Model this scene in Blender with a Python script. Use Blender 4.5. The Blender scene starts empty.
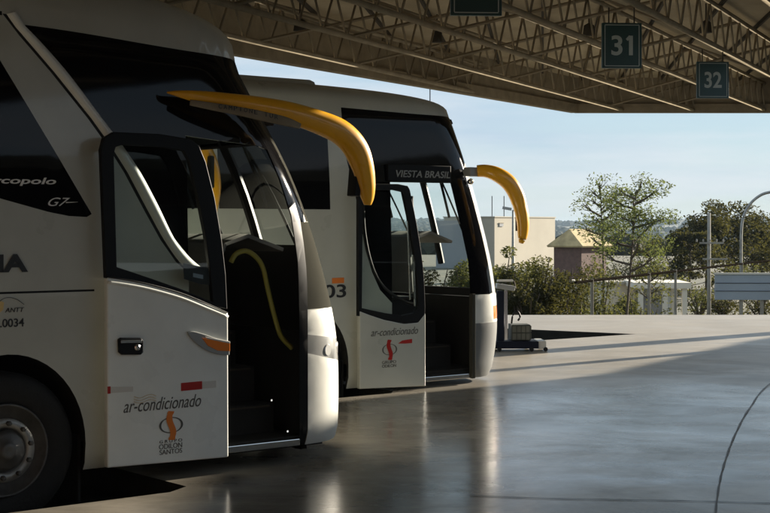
import bpy, bmesh, math, random
from mathutils import Vector, Matrix
from mathutils.geometry import delaunay_2d_cdt
R = math.radians
rnd = random.Random(7)
scene = bpy.context.scene
COL = scene.collection

# ------------------------------------------------------------------ camera
EYE = 1.76            # eye height above the boarding platform (z = 0)
FPX = 1500.0          # focal length in pixels of the 770 px wide photograph
CX, HY = 385.0, 225.0
cam_d = bpy.data.cameras.new('camera'); cam = bpy.data.objects.new('camera', cam_d); COL.objects.link(cam)
cam.location = (0, 0, EYE); cam.rotation_euler = (R(90), 0, 0)
cam_d.sensor_width = 36; cam_d.lens = 36 * FPX / 770
cam_d.shift_y = (HY - 256.5) / 770
cam_d.clip_start = 0.1; cam_d.clip_end = 30000
scene.camera = cam

# ------------------------------------------------------------------ sky, sun, exposure
SUN_AZ, SUN_EL = 50.0, 14.0     # azimuth measured from the view axis to the right
w = bpy.data.worlds.new('World'); scene.world = w; w.use_nodes = True
nt = w.node_tree; nt.nodes.clear()
out = nt.nodes.new('ShaderNodeOutputWorld'); bg = nt.nodes.new('ShaderNodeBackground')
sky = nt.nodes.new('ShaderNodeTexSky'); sky.sky_type = 'NISHITA'; sky.sun_disc = False
sky.sun_elevation = R(SUN_EL); sky.sun_rotation = R(SUN_AZ)
sky.air_density = 1.0; sky.dust_density = 0.0; sky.ozone_density = 3.0
tc = nt.nodes.new('ShaderNodeTexCoord'); mp = nt.nodes.new('ShaderNodeMapping')
mp.inputs['Scale'].default_value = (1.0, 1.0, 7.0)
nz = nt.nodes.new('ShaderNodeTexNoise'); nz.inputs['Scale'].default_value = 3.2; nz.inputs['Detail'].default_value = 7; nz.inputs['Roughness'].default_value = .5
rp = nt.nodes.new('ShaderNodeValToRGB'); rp.color_ramp.elements[0].color = (.72, .72, .72, 1); rp.color_ramp.elements[0].position = .46; rp.color_ramp.elements[1].position = .72
rp.color_ramp.elements[1].color = (.97, .97, .97, 1)
mx = nt.nodes.new('ShaderNodeMixRGB'); mx.inputs['Color2'].default_value = (3.8, 4.75, 5.7, 1)
nt.links.new(tc.outputs['Generated'], mp.inputs[0]); nt.links.new(mp.outputs[0], nz.inputs[0]); nt.links.new(nz.outputs[0], rp.inputs[0])
nt.links.new(rp.outputs[0], mx.inputs[0]); nt.links.new(sky.outputs[0], mx.inputs[1]); nz2 = nt.nodes.new('ShaderNodeTexNoise'); nz2.inputs['Scale'].default_value = 2.1; nz2.inputs['Detail'].default_value = 8; nz2.inputs['Roughness'].default_value = .55
mp2 = nt.nodes.new('ShaderNodeMapping'); mp2.inputs['Scale'].default_value = (1.6, 1.6, 13); mp2.inputs['Location'].default_value = (3.1, .4, .35)
rp2 = nt.nodes.new('ShaderNodeValToRGB'); rp2.color_ramp.elements[0].position = .45; rp2.color_ramp.elements[1].position = .68; rp2.color_ramp.elements[1].color = (.8, .8, .8, 1)
mx2 = nt.nodes.new('ShaderNodeMixRGB'); mx2.inputs['Color2'].default_value = (5.7, 6.0, 6.4, 1)
nt.links.new(tc.outputs['Generated'], mp2.inputs[0]); nt.links.new(mp2.outputs[0], nz2.inputs[0]); nt.links.new(nz2.outputs[0], rp2.inputs[0])
nt.links.new(rp2.outputs[0], mx2.inputs[0]); nt.links.new(mx.outputs[0], mx2.inputs[1]); nt.links.new(mx2.outputs[0], bg.inputs[0])
bg.inputs[1].default_value = 0.05
nt.links.new(bg.outputs[0], out.inputs[0])
sd = bpy.data.lights.new('sun', 'SUN'); sd.energy = 5.0; sd.angle = R(.5); sd.color = (1, .89, .73)
so = bpy.data.objects.new('sun', sd); COL.objects.link(so)
sv = Vector((math.sin(R(SUN_AZ)) * math.cos(R(SUN_EL)), math.cos(R(SUN_AZ)) * math.cos(R(SUN_EL)), math.sin(R(SUN_EL))))
so.rotation_euler = sv.to_track_quat('Z', 'Y').to_euler()
scene.view_settings.view_transform = 'Standard'; scene.view_settings.look = 'None'
scene.view_settings.exposure = 1.5; scene.view_settings.gamma = 1; scene.view_settings.use_curve_mapping = False

# ------------------------------------------------------------------ materials
def nn(m, t): return m.node_tree.nodes.new(t)
def mat(name, col, rough=.5, metal=0, spec=.5, coat=0, var=0, vscale=3, rvar=0, bump=0, bscale=20, stretch=None, col2=None, emit=None, estr=0):
    m = bpy.data.materials.new(name); m.use_nodes = True
    b = m.node_tree.nodes['Principled BSDF']; L = m.node_tree.links.new
    b.inputs['Base Color'].default_value = (*col, 1); b.inputs['Roughness'].default_value = rough
    b.inputs['Metallic'].default_value = metal; b.inputs['Specular IOR Level'].default_value = spec
    b.inputs['Coat Weight'].default_value = coat; b.inputs['Coat Roughness'].default_value = .05
    if emit: b.inputs['Emission Color'].default_value = (*emit, 1); b.inputs['Emission Strength'].default_value = estr
    t = nn(m, 'ShaderNodeTexCoord'); mp = nn(m, 'ShaderNodeMapping'); L(t.outputs['Object'], mp.inputs[0])
    if stretch: mp.inputs['Scale'].default_value = stretch
    if var or col2:
        n = nn(m, 'ShaderNodeTexNoise'); n.inputs['Scale'].default_value = vscale; n.inputs['Detail'].default_value = 6; n.inputs['Roughness'].default_value = .6
        r = nn(m, 'ShaderNodeValToRGB'); L(mp.outputs[0], n.inputs[0]); L(n.outputs[0], r.inputs[0])
        c2 = col2 or tuple(c * (1 - var) for c in col)
        r.color_ramp.elements[0].position = .35; r.color_ramp.elements[0].color = (*c2, 1)
        r.color_ramp.elements[1].position = .65; r.color_ramp.elements[1].color = (*col, 1)
        L(r.outputs[0], b.inputs['Base Color'])
    if rvar:
        n = nn(m, 'ShaderNodeTexNoise'); n.inputs['Scale'].default_value = vscale * 1.7; n.inputs['Detail'].default_value = 5
        q = nn(m, 'ShaderNodeMapRange'); q.inputs[1].default_value = .3; q.inputs[2].default_value = .7
        q.inputs[3].default_value = max(.02, rough - rvar); q.inputs[4].default_value = rough + rvar
        L(mp.outputs[0], n.inputs[0]); L(n.outputs[0], q.inputs[0]); L(q.outputs[0], b.inputs['Roughness'])
    if bump:
        n = nn(m, 'ShaderNodeTexNoise'); n.inputs['Scale'].default_value = bscale; n.inputs['Detail'].default_value = 5
        q = nn(m, 'ShaderNodeBump'); q.inputs['Strength'].default_value = bump; q.inputs['Distance'].default_value = .02
        L(mp.outputs[0], n.inputs[0]); L(n.outputs[0], q.inputs['Height']); L(q.outputs[0], b.inputs['Normal'])
    return m
def glass(name, tint, mixf=.0, rough=.0):
    m = bpy.data.materials.new(name); m.use_nodes = True; N = m.node_tree; N.nodes.clear(); L = N.links.new
    o = nn(m, 'ShaderNodeOutputMaterial'); t = nn(m, 'ShaderNodeBsdfTransparent'); g = nn(m, 'ShaderNodeBsdfGlossy'); lw = nn(m, 'ShaderNodeLayerWeight'); pw = nn(m, 'ShaderNodeMath'); f = nn(m, 'ShaderNodeMath'); x = nn(m, 'ShaderNodeMixShader')
    t.inputs[0].default_value = (*tint, 1); g.inputs['Roughness'].default_value = rough + .01; g.inputs[0].default_value = (.9, .9, .9, 1); pw.operation = 'POWER'; pw.inputs[1].default_value = 4.5; f.operation = 'MULTIPLY_ADD'; f.inputs[1].default_value = .75; f.inputs[2].default_value = .045; lw.inputs[0].default_value = .5; L(lw.outputs['Facing'], pw.inputs[0]); L(pw.outputs[0], f.inputs[0])
    L(f.outputs[0], x.inputs[0]); L(t.outputs[0], x.inputs[1]); L(g.outputs[0], x.inputs[2]); L(x.outputs[0], o.inputs[0])
    return m
M = {}
M['paint'] = mat('coach_paint_lit', (.86, .88, .82), .30, coat=.4, var=.12, vscale=1.6, rvar=.06, bump=.12, bscale=3.5)  # lighter copy of the coach paint; the door's brightness is in the colour
M['paint_shaded'] = mat('coach_paint_shaded', (.52, .53, .47), .32, coat=.4, var=.14, vscale=1.5, rvar=.06, bump=.12, bscale=3.5)  # same coach paint, darkened to hold the shade on the body
M['roofpaint'] = mat('dusty_roof_paint', (.36, .35, .31), .5, coat=.1, var=.25, vscale=3)
M['bumper_paint'] = mat('bumper_off_white', (.72, .72, .66), .5, spec=.2, var=.12, vscale=3, bump=.05, bscale=4)
M['bumper_grey'] = mat('grey_bumper_paint', (.34, .35, .34), .4, coat=.2, var=.1)
M['black_glass'] = mat('black_tinted_glass', (.004, .004, .005), .05, spec=.2, var=.2, bump=.02, bscale=2)
M['black_plastic'] = mat('black_plastic', (.006, .006, .006), .5, spec=.22, var=.3)
M['rubber'] = mat('black_rubber', (.007, .007, .0065), .75, var=.3, vscale=12, bump=.2, bscale=60)
M['rim'] = mat('grey_steel_wheel', (.36, .36, .34), .45, metal=.55, var=.35, vscale=9)
M['rim_dark'] = mat('dark_hub_steel', (.12, .12, .115), .5, metal=.4, var=.4, vscale=9)
M['yellow'] = mat('yellow_orange_plastic', (1.0, .48, .008), .33, coat=.4, var=.1, vscale=4, rvar=.08)
M['interior'] = mat('dark_interior_trim', (.020, .019, .018), .8, spec=.2, var=.2)
M['dash'] = mat('grey_dashboard', (.24, .235, .21), .7, var=.2)
M['seat'] = mat('dark_blue_seat_cloth', (.03, .035, .06), .9, var=.4, vscale=30)
M['handrail'] = mat('yellow_handrail', (.30, .27, .04), .5)
M['chrome'] = mat('bright_metal', (.7, .7, .68), .18, metal=1)
M['glint_ball'] = mat('glint_ball_steel', (.8, .78, .72), .16, metal=1)
M['lamp'] = mat('lamp_reflector', (.48, .48, .46), .2, metal=.4, bump=.05, bscale=5)
M['lamp_bowl'] = mat('lamp_bowl', (.6, .6, .58), .25, metal=.3)
M['lens'] = glass('lamp_lens', (.93, .93, .92))
M['orange'] = mat('orange_lens', (.85, .22, .02), .2, coat=.5)
M['red'] = mat('red_reflector', (.42, .02, .015), .3)
M['white_tape'] = mat('pale_reflective_tape', (.62, .6, .54), .4)
M['ink'] = mat('black_lettering', (.02, .02, .02), .5)
M['grey_ink'] = mat('dark_grey_lettering', (.09, .085, .07), .5)
M['white_ink'] = mat('silver_lettering', (.75, .75, .72), .35)
M['orange_ink'] = mat('orange_print', (.75, .2, .02), .5)
M['gold_ink'] = mat('pale_gold_print', (.7, .5, .2), .5)
M['glass'] = glass('window_glass', (.86, .92, .90))
M['tint'] = glass('tinted_glass', (.10, .12, .13))
M['studs'] = mat('step_light', (.8, .8, .8), .3, emit=(1, .97, .9), estr=.3)
M['sign'] = mat('dark_green_sign', (.016, .06, .062), .35, var=.2)
M['sign_ink'] = mat('pale_sign_paint', (.42, .48, .47), .5, var=.15)
M['ceiling'] = mat('brownish_ceiling_sheet', (.46, .395, .285), .9, spec=0, var=.25, vscale=.8)
M['steel'] = mat('cream_painted_steel', (.32, .275, .20), .9, spec=0, var=.25, vscale=4)
M['steel_dark'] = mat('dark_steel', (.05, .042, .032), .85, spec=.2)
M['concrete'] = mat('rough_concrete', (.42, .39, .34), .8, var=.25, vscale=2, bump=.3, bscale=12)
M['post'] = mat('weathered_concrete_post', (.33, .31, .27), .85, var=.3, vscale=5)
M['asphalt'] = mat('asphalt_road', (.05, .048, .042), 1.0, spec=0, var=.3, vscale=2, bump=.3, bscale=40)
M['parapet'] = mat('brown_parapet', (.30, .25, .19), .9, var=.2)
M['wall'] = mat('beige_render', (.42, .38, .30), .85, var=.12, vscale=.3)
M['wall_grey'] = mat('grey_and_shaded_wall', (.3, .31, .32), .85, var=.1, vscale=.3)
M['white_wall'] = mat('whitewashed_wall', (.72, .67, .56), .85, var=.15, vscale=.6)
M['thatch'] = mat('straw_yellow_roof', (.55, .43, .22), .9, var=.35, vscale=1.2, bump=.5, bscale=4)
M['brick'] = mat('red_brown_wall', (.16, .09, .07), .85, var=.3)
M['blue_panel'] = mat('blue_panel', (.32, .38, .45), .5, var=.12, vscale=.8)
M['navy'] = mat('navy_enamel', (.006, .009, .022), .6, spec=.2)
M['crate'] = mat('grey_green_crate', (.06, .065, .05), .7, var=.25, vscale=8)
M['crate_slat'] = mat('crate_slats', (.15, .15, .12), .8, var=.3)
M['bark'] = mat('bark', (.10, .075, .05), .9, var=.4, vscale=9, bump=.5)
M['strip'] = mat('corner_strip_grey', (.055, .054, .045), .9, spec=0, var=.1)
M['glint_strip'] = mat('sun_glint_strip', (.8, .79, .74), .12, coat=1)  # sun glint along the second coach's corner, painted as a white strip
M['rail'] = mat('dark_rail_paint', (.012, .010, .008), 1.0, spec=0)
M['bumper_shaded'] = mat('shaded_bumper', (.17, .175, .17), .6, spec=.15)  # lower bumper of the second coach, its shade put into the colour
def leafmat(name, c, c2):
    m = mat(name, c, .75, col2=c2, vscale=1.3, spec=.08)
    b = m.node_tree.nodes['Principled BSDF']; o = m.node_tree.nodes['Material Output']
    t = nn(m, 'ShaderNodeBsdfTranslucent'); t.inputs[0].default_value = (c[0] * 1.6, c[1] * 1.5, c[2] * .8, 1)
    x = nn(m, 'ShaderNodeMixShader'); x.inputs[0].default_value = .35
    m.node_tree.links.new(b.outputs[0], x.inputs[1]); m.node_tree.links.new(t.outputs[0], x.inputs[2]); m.node_tree.links.new(x.outputs[0], o.inputs[0])
    return m
M['leaf'] = leafmat('olive_leaves', (.085, .092, .04), (.035, .042, .018))
M['leaf2'] = leafmat('grey_green_leaves', (.10, .125, .06), (.045, .058, .03))
M['leaf3'] = leafmat('dark_leaves', (.05, .05, .024), (.024, .026, .014))

# ------------------------------------------------------------------ object helpers
def tag(o, label=None, cat=None, group=None, kind=None):
    if label: o['label'] = label
    if cat: o['category'] = cat
    if group: o['group'] = group
    if kind: o['kind'] = kind
    return o
def empty(name, loc=(0, 0, 0), rz=0, label=None, cat=None, group=None):
    o = bpy.data.objects.new(name, None); COL.objects.link(o); o.empty_display_size = .3
    o.location = loc; o.rotation_euler = (0, 0, rz); tag(o, label, cat, group); return o
def link(name, bm, m, parent=None, smooth=False, solid=0, bevel=0, offset=-1, sub=0):
    me = bpy.data.meshes.new(name); bm.to_mesh(me); bm.free()
    for x in (m if isinstance(m, list) else [m]): me.materials.append(x)
    if smooth:
        for p in me.polygons: p.use_smooth = True
    o = bpy.data.objects.new(name, me); COL.objects.link(o)
    if parent: o.parent = parent
    if solid:
        s = o.modifiers.new('s', 'SOLIDIFY'); s.thickness = solid; s.offset = offset
        if isinstance(m, list): s.material_offset = 1; s.material_offset_rim = 1
        if smooth: k = o.modifiers.new('e', 'EDGE_SPLIT'); k.split_angle = R(38)
    if bevel:
        b = o.modifiers.new('b', 'BEVEL'); b.width = bevel; b.segments = 2; b.limit_method = 'ANGLE'; b.angle_limit = R(40)
    if sub:
        s = o.modifiers.new('u', 'SUBSURF'); s.levels = sub; s.render_levels = sub
    return o
def box(bm, c, s, rz=0, rx=0, ry=0):
    r = bmesh.ops.create_cube(bm, size=1)
    bmesh.ops.scale(bm, vec=s, verts=r['verts'])
    mt = Matrix.Translation(c) @ Matrix.Rotation(rz, 4, 'Z') @ Matrix.Rotation(ry, 4, 'Y') @ Matrix.Rotation(rx, 4, 'X')
    bmesh.ops.transform(bm, matrix=mt, verts=r['verts']); return r['verts']
def tube(bm, pts, rad, n=8, cap=True, sy=1.0, up=(0, 0, 1)):
    pts = [Vector(p) for p in pts]; rs = rad if isinstance(rad, (list, tuple)) else [rad] * len(pts)
    rings = []
    for i, p in enumerate(pts):
        a = pts[max(0, i - 1)]; b = pts[min(len(pts) - 1, i + 1)]; t = (b - a)
        t = t.normalized() if t.length > 1e-9 else Vector((0, 0, 1))
        u = Vector(up); 
        if abs(u.dot(t)) > .95: u = Vector((1, 0, 0))
        s = t.cross(u).normalized(); q = s.cross(t).normalized()
        rings.append([bm.verts.new(p + s * math.cos(k * 2 * math.pi / n) * rs[i] * sy + q * math.sin(k * 2 * math.pi / n) * rs[i]) for k in range(n)])
    for i in range(len(rings) - 1):
        for k in range(n):
            bm.faces.new((rings[i][k], rings[i][(k + 1) % n], rings[i + 1][(k + 1) % n], rings[i + 1][k]))
    if cap: bm.faces.new(rings[0][::-1]); bm.faces.new(rings[-1])
def bar(bm, a, b, wd, ht):
    """rectangular bar between two points"""
    a = Vector(a); b = Vector(b); t = (b - a).normalized(); u = Vector((0, 0, 1))
    if abs(t.dot(u)) > .98: u = Vector((0, 1, 0))
    s = t.cross(u).normalized() * wd / 2; q = s.cross(t).normalized() * ht / 2
    v = [bm.verts.new(p + i * s + j * q) for p in (a, b) for i, j in ((-1, -1), (1, -1), (1, 1), (-1, 1))]
    for f in ((0, 1, 2, 3), (7, 6, 5, 4), (0, 4, 5, 1), (1, 5, 6, 2), (2, 6, 7, 3), (3, 7, 4, 0)): bm.faces.new([v[i] for i in f])
def poly_prism(bm, pts, z0, z1):
    lo = [bm.verts.new((x, y, z0)) for x, y in pts]; hi = [bm.verts.new((x, y, z1)) for x, y in pts]; n = len(pts)
    bm.faces.new(lo[::-1]); bm.faces.new(hi)
    for i in range(n): bm.faces.new((lo[i], lo[(i + 1) % n], hi[(i + 1) % n], hi[i]))
def lathe(bm, prof, n=40, axis='Y', c=(0, 0, 0)):
    """prof: list of (axial, radius)"""
    rings = []
    for a, r in prof:
        rings.append([bm.verts.new((c[0] + r * math.cos(t), c[1] + a, c[2] + r * math.sin(t)) if axis == 'Y' else (c[0] + r * math.cos(t), c[1] + r * math.sin(t), c[2] + a))
                      for t in [k * 2 * math.pi / n for k in range(n)]])
    for i in range(len(rings) - 1):
        for k in range(n): bm.faces.new((rings[i][k], rings[i + 1][k], rings[i + 1][(k + 1) % n], rings[i][(k + 1) % n]))
    if prof[0][1] > 0: bm.faces.new(rings[0])
    if prof[-1][1] > 0: bm.faces.new(rings[-1][::-1])
def inside(p, poly):
    x, y = p; c = False; n = len(poly); j = n - 1
    for i in range(n):
        xi, yi = poly[i][0], poly[i][1]; xj, yj = poly[j][0], poly[j][1]
        if (yi > y) != (yj > y) and x < (xj - xi) * (y - yi) / (yj - yi) + xi: c = not c
        j = i
    return c
def interp(tab, x):
    if x <= tab[0][0]: return tab[0][1]
    for (a, b), (c, d) in zip(tab, tab[1:]):
        if x <= c: return b + (d - b) * (x - a) / (c - a)
    return tab[-1][1]
def smooth_path(pts, k=6):
    """Catmull-Rom through tuples of any length"""
    o = []; n = len(pts)
    for i in range(n - 1):
        p0, p1, p2, p3 = pts[max(0, i - 1)], pts[i], pts[i + 1], pts[min(n - 1, i + 2)]
        for j in range(k):
            t = j / k
            o.append(tuple(.5 * (2 * b + (c - a) * t + (2 * a - 5 * b + 4 * c - d) * t * t + (3 * b - a - 3 * c + d) * t ** 3) for a, b, c, d in zip(p0, p1, p2, p3)))
    o.append(tuple(pts[-1])); return o
def text_bm(s, x0, x1, y, h, off=.003, shear=0, depth=.003, bold=0):
    """lettering between x0 and x1 standing on height y, on the plane local y = off (outward is -y)"""
    cu = bpy.data.curves.new('t', 'FONT'); cu.body = s; cu.size = 1; cu.extrude = .01; cu.shear = shear; cu.offset = bold
    o = bpy.data.objects.new('t', cu); COL.objects.link(o)
    dg = bpy.context.evaluated_depsgraph_get(); me = bpy.data.meshes.new_from_object(o.evaluated_get(dg))
    bm = bmesh.new(); bm.from_mesh(me); bpy.data.objects.remove(o); bpy.data.curves.remove(cu); bpy.data.meshes.remove(me)
    xs = [v.co.x for v in bm.verts]; ys = [v.co.y for v in bm.verts]; xa, xb = min(xs), max(xs); ya, yb = min(ys), max(ys)
    for v in bm.verts:
        a = x0 + (v.co.x - xa) / (xb - xa) * (x1 - x0); b = y + (v.co.y - ya) / (yb - ya) * h; c = v.co.z / .01 * depth / 2
        v.co = (a, off - depth / 2 - c, b)
    return bm

# ------------------------------------------------------------------ ground, platform, road
ROAD = -.19
A51 = math.atan2(1855, 1500)
D = Vector((math.sin(A51), math.cos(A51))); NR = Vector((math.cos(A51), -math.sin(A51)))   # bus heading, right-hand side
def fl(px, py, z=0):
    Y = FPX * (EYE - z) / (py - HY); return ((px - CX) / FPX * Y, Y)
B1 = Vector((-2.42, 9.615)); B2 = Vector((-.81, 15.2))
def bl(B, u, v):  # bus-local (u forward, v to the right) to plan
    p = B + D * u + NR * v; return (p.x, p.y)

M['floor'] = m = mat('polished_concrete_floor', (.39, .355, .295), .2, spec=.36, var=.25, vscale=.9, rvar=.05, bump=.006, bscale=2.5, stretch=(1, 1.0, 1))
# extra fine wear: long scuffs in the walking direction
L = m.node_tree.links.new; bs = m.node_tree.nodes['Principled BSDF']; tcn = nn(m, 'ShaderNodeTexCoord'); mpn = nn(m, 'ShaderNodeMapping')
mpn.inputs['Rotation'].default_value = (0, 0, R(-12)); mpn.inputs['Scale'].default_value = (.7, 1.5, 1)
n1 = nn(m, 'ShaderNodeTexNoise'); n1.inputs['Scale'].default_value = 1.3; n1.inputs['Detail'].default_value = 9; n1.inputs['Roughness'].default_value = .68
q1 = nn(m, 'ShaderNodeMapRange'); q1.inputs[1].default_value = .35; q1.inputs[2].default_value = .68; q1.inputs[3].default_value = .12; q1.inputs[4].default_value = .26
L(tcn.outputs['Object'], mpn.inputs[0]); L(mpn.outputs[0], n1.inputs[0]); L(n1.outputs[0], q1.inputs[0]); L(q1.outputs[0], bs.inputs['Roughness'])
mc = nn(m, 'ShaderNodeMixRGB'); mc.blend_type = 'MULTIPLY'; q2 = nn(m, 'ShaderNodeMapRange'); q2.inputs[1].default_value = .3; q2.inputs[2].default_value = .7; q2.inputs[3].default_value = .58; q2.inputs[4].default_value = 1.1
src = bs.inputs['Base Color'].links[0].from_socket
mc.inputs[0].default_value = 1; L(src, mc.inputs[1]); L(n1.outputs[0], q2.inputs[0]); L(q2.outputs[0], mc.inputs[2])
# darker worn / oily patches of their own shape
n3 = nn(m, 'ShaderNodeTexNoise'); n3.inputs['Scale'].default_value = .55; n3.inputs['Detail'].default_value = 10; n3.inputs['Roughness'].default_value = .72; n3.inputs['Distortion'].default_value = .6
q3 = nn(m, 'ShaderNodeMapRange'); q3.inputs[1].default_value = .38; q3.inputs[2].default_value = .62; q3.inputs[3].default_value = .62; q3.inputs[4].default_value = 1.05
mc2 = nn(m, 'ShaderNodeMixRGB'); mc2.blend_type = 'MULTIPLY'; mc2.inputs[0].default_value = 1
L(tcn.outputs['Object'], n3.inputs[0]); L(n3.outputs[0], q3.inputs[0]); L(mc.outputs[0], mc2.inputs[1]); L(q3.outputs[0], mc2.inputs[2]); L(mc2.outputs[0], bs.inputs['Base Color'])
q4 = nn(m, 'ShaderNodeMapRange'); q4.inputs[1].default_value = .38; q4.inputs[2].default_value = .64; q4.inputs[3].default_value = .30; q4.inputs[4].default_value = .10
av = nn(m, 'ShaderNodeMath'); av.operation = 'ADD'; hf = nn(m, 'ShaderNodeMath'); hf.operation = 'MULTIPLY'; hf.inputs[1].default_value = .5
L(n3.outputs[0], q4.inputs[0]); L(q4.outputs[0], av.inputs[0]); L(q1.outputs[0], av.inputs[1]); L(av.outputs[0], hf.inputs[0]); 
sp = nn(m, 'ShaderNodeSeparateXYZ'); L(tcn.outputs['Object'], sp.inputs[0]); wy = nn(m, 'ShaderNodeMapRange'); wy.interpolation_type = 'SMOOTHSTEP'
wy.inputs[1].default_value = 13.5; wy.inputs[2].default_value = 20; wy.inputs[3].default_value = 0; wy.inputs[4].default_value = .24
ad = nn(m, 'ShaderNodeMath'); ad.operation = 'ADD'; L(sp.outputs['Y'], wy.inputs[0]); L(wy.outputs[0], ad.inputs[0]); L(hf.outputs[0], ad.inputs[1]); L(ad.outputs[0], bs.inputs['Roughness'])
# the open yard is unpolished; its sunlit brightness is mixed into the base colour
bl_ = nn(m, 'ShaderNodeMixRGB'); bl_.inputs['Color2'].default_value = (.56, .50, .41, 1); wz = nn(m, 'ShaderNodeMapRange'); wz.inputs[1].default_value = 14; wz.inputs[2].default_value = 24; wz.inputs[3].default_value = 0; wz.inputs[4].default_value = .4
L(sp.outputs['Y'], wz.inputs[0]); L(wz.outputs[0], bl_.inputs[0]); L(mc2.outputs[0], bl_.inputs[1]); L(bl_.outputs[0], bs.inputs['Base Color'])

# bay notches cut in the platform (plan outlines): the bus wheels stand on the road inside them
notch1 = [bl(B1, -14, .42), bl(B1, .95, .42), bl(B1, 1.15, .3), bl(B1, 1.15, -2.6), bl(B1, .9, -3.0), bl(B1, -14, -3.0)]
notch2 = [bl(B2, -14, .16), bl(B2, 1.0, .16), bl(B2, 1.15, 0), bl(B2, 1.15, -2.5), bl(B2, 1.0, -2.7), bl(B2, -14, -2.7)]
tip = Vector(fl(636, 334)); n3a = Vector(fl(530, 341))
notch3 = [tuple(tip), tuple(tip + (n3a - tip) * 8 + Vector((0, 0))), tuple(tip + (n3a - tip) * 8 + Vector((-6, 9))), (tip.x - 3.2, tip.y + 2.1)]
def far_y(x): return 29.3 + .01 * x
def platform():
    outer = [(-34, -8), (30, -8), (60, 29.6), (60, 29.9), (-34, 29.0)]
    cons = [outer, notch1, notch2, notch3]
    vs = []; es = []
    def clip(poly): return [(max(-33.9, min(59, x)), max(-7.9, min(28.9, y))) for x, y in poly]
    cons = [outer] + [clip(p) for p in (notch1, notch2, notch3)]
    for p in cons:
        b = len(vs); vs += [Vector(q) for q in p]; es += [(b + i, b + (i + 1) % len(p)) for i in range(len(p))]
    r = delaunay_2d_cdt(vs, es, [], 0, 1e-5)
    bm = bmesh.new(); V = [bm.verts.new((v.x, v.y, 0)) for v in r[0]]
    for f in r[2]:
        c = sum((r[0][i] for i in f), Vector((0, 0))) / len(f)
        if inside(c, outer) and not any(inside(c, q) for q in cons[1:]):
            fc = bm.faces.new([V[i] for i in f])
            if fc.normal.z < 0: fc.normal_flip()
    bm.normal_update()
    for f in bm.faces:
        if f.normal.z < 0: f.normal_flip()
    # kerb faces down to the road, coloured dark for their shade
    for e in [e for e in bm.edges if len(e.link_faces) == 1]:
        a, b = e.verts; l1 = bm.verts.new((a.co.x, a.co.y, ROAD - .02)); l2 = bm.verts.new((b.co.x, b.co.y, ROAD - .02))
        f = bm.faces.new((a, b, l2, l1)); f.material_index = 1
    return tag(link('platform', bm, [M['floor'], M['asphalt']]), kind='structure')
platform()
bm = bmesh.new(); v = [bm.verts.new(p) for p in ((-36, -9, ROAD), (61, -9, ROAD), (61, 29.8, ROAD), (-36, 29.3, ROAD))]; bm.faces.new(v)
tag(link('road', bm, M['asphalt']), kind='structure')

# expansion joints and a long curved crack in the floor (thin sealant strips)
def strip(pts, wd, z, m, name):
    bm = bmesh.new(); P = [Vector(p) for p in smooth_path(pts, 8)]; prev = None
    for i, p in enumerate(P):
        t = (P[min(i + 1, len(P) - 1)] - P[max(i - 1, 0)]).normalized(); s = Vector((-t.y, t.x)) * wd / 2 * (1 + .3 * math.sin(i * 1.7))
        a = bm.verts.new((*(p + s), z)); b = bm.verts.new((*(p - s), z))
        if prev: bm.faces.new((prev[0], prev[1], b, a))
        prev = (a, b)
    for f in bm.faces:
        f.normal_update()
        if f.normal.z < 0: f.normal_flip()
    return link(name, bm, m)
M['sealant'] = mat('dark_joint_sealant', (.03, .03, .032), .45)
tag(strip([fl(470, 496), fl(560, 499), fl(680, 501), fl(790, 504), fl(1100, 511)], .018, .004, M['sealant'], 'floor_joint'), kind='structure')
tag(strip([fl(714, 530), fl(718, 492), fl(724, 465), fl(735, 435), fl(750, 408), fl(773, 382), fl(830, 350)], .012, .008, M['sealant'], 'floor_joint'), kind='structure')

# ------------------------------------------------------------------ station roof
ZC = 4.06
def u24(a): return Vector((math.sin(R(a)), math.cos(R(a))))
Cc = Vector((3.9, 30.8)); e1 = u24(29.6)
roofA = [tuple(Cc), (8.25, 30.8), (4.0, 14.6), (3.7, 9), (3.7, -9), (-26, -9), tuple(Cc - e1 * 34)]
roofB = [(13.6, -24), (75, -24), (75, 45), (27.5, 44.7), (20.3, 35.0), (17.2, 29.6), (15.5, 28.4), (14.0, 27.0), (13.6, 25)]  # unseen second canopy, added and shaped to throw the floor's shadow boundary
def clipseg(p, d, poly):
    ts = []
    for i in range(len(poly)):
        a = Vector(poly[i]); b = Vector(poly[(i + 1) % len(poly)]); e = b - a
        den = d.x * e.y - d.y * e.x
        if abs(den) < 1e-9: continue
        t = ((a.x - p.x) * e.y - (a.y - p.y) * e.x) / den; s = ((a.x - p.x) * d.y - (a.y - p.y) * d.x) / den
        if 0 <= s < 1: ts.append(t)
    ts.sort(); return [(ts[i], ts[i + 1]) for i in range(0, len(ts) - 1, 2)]
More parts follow.
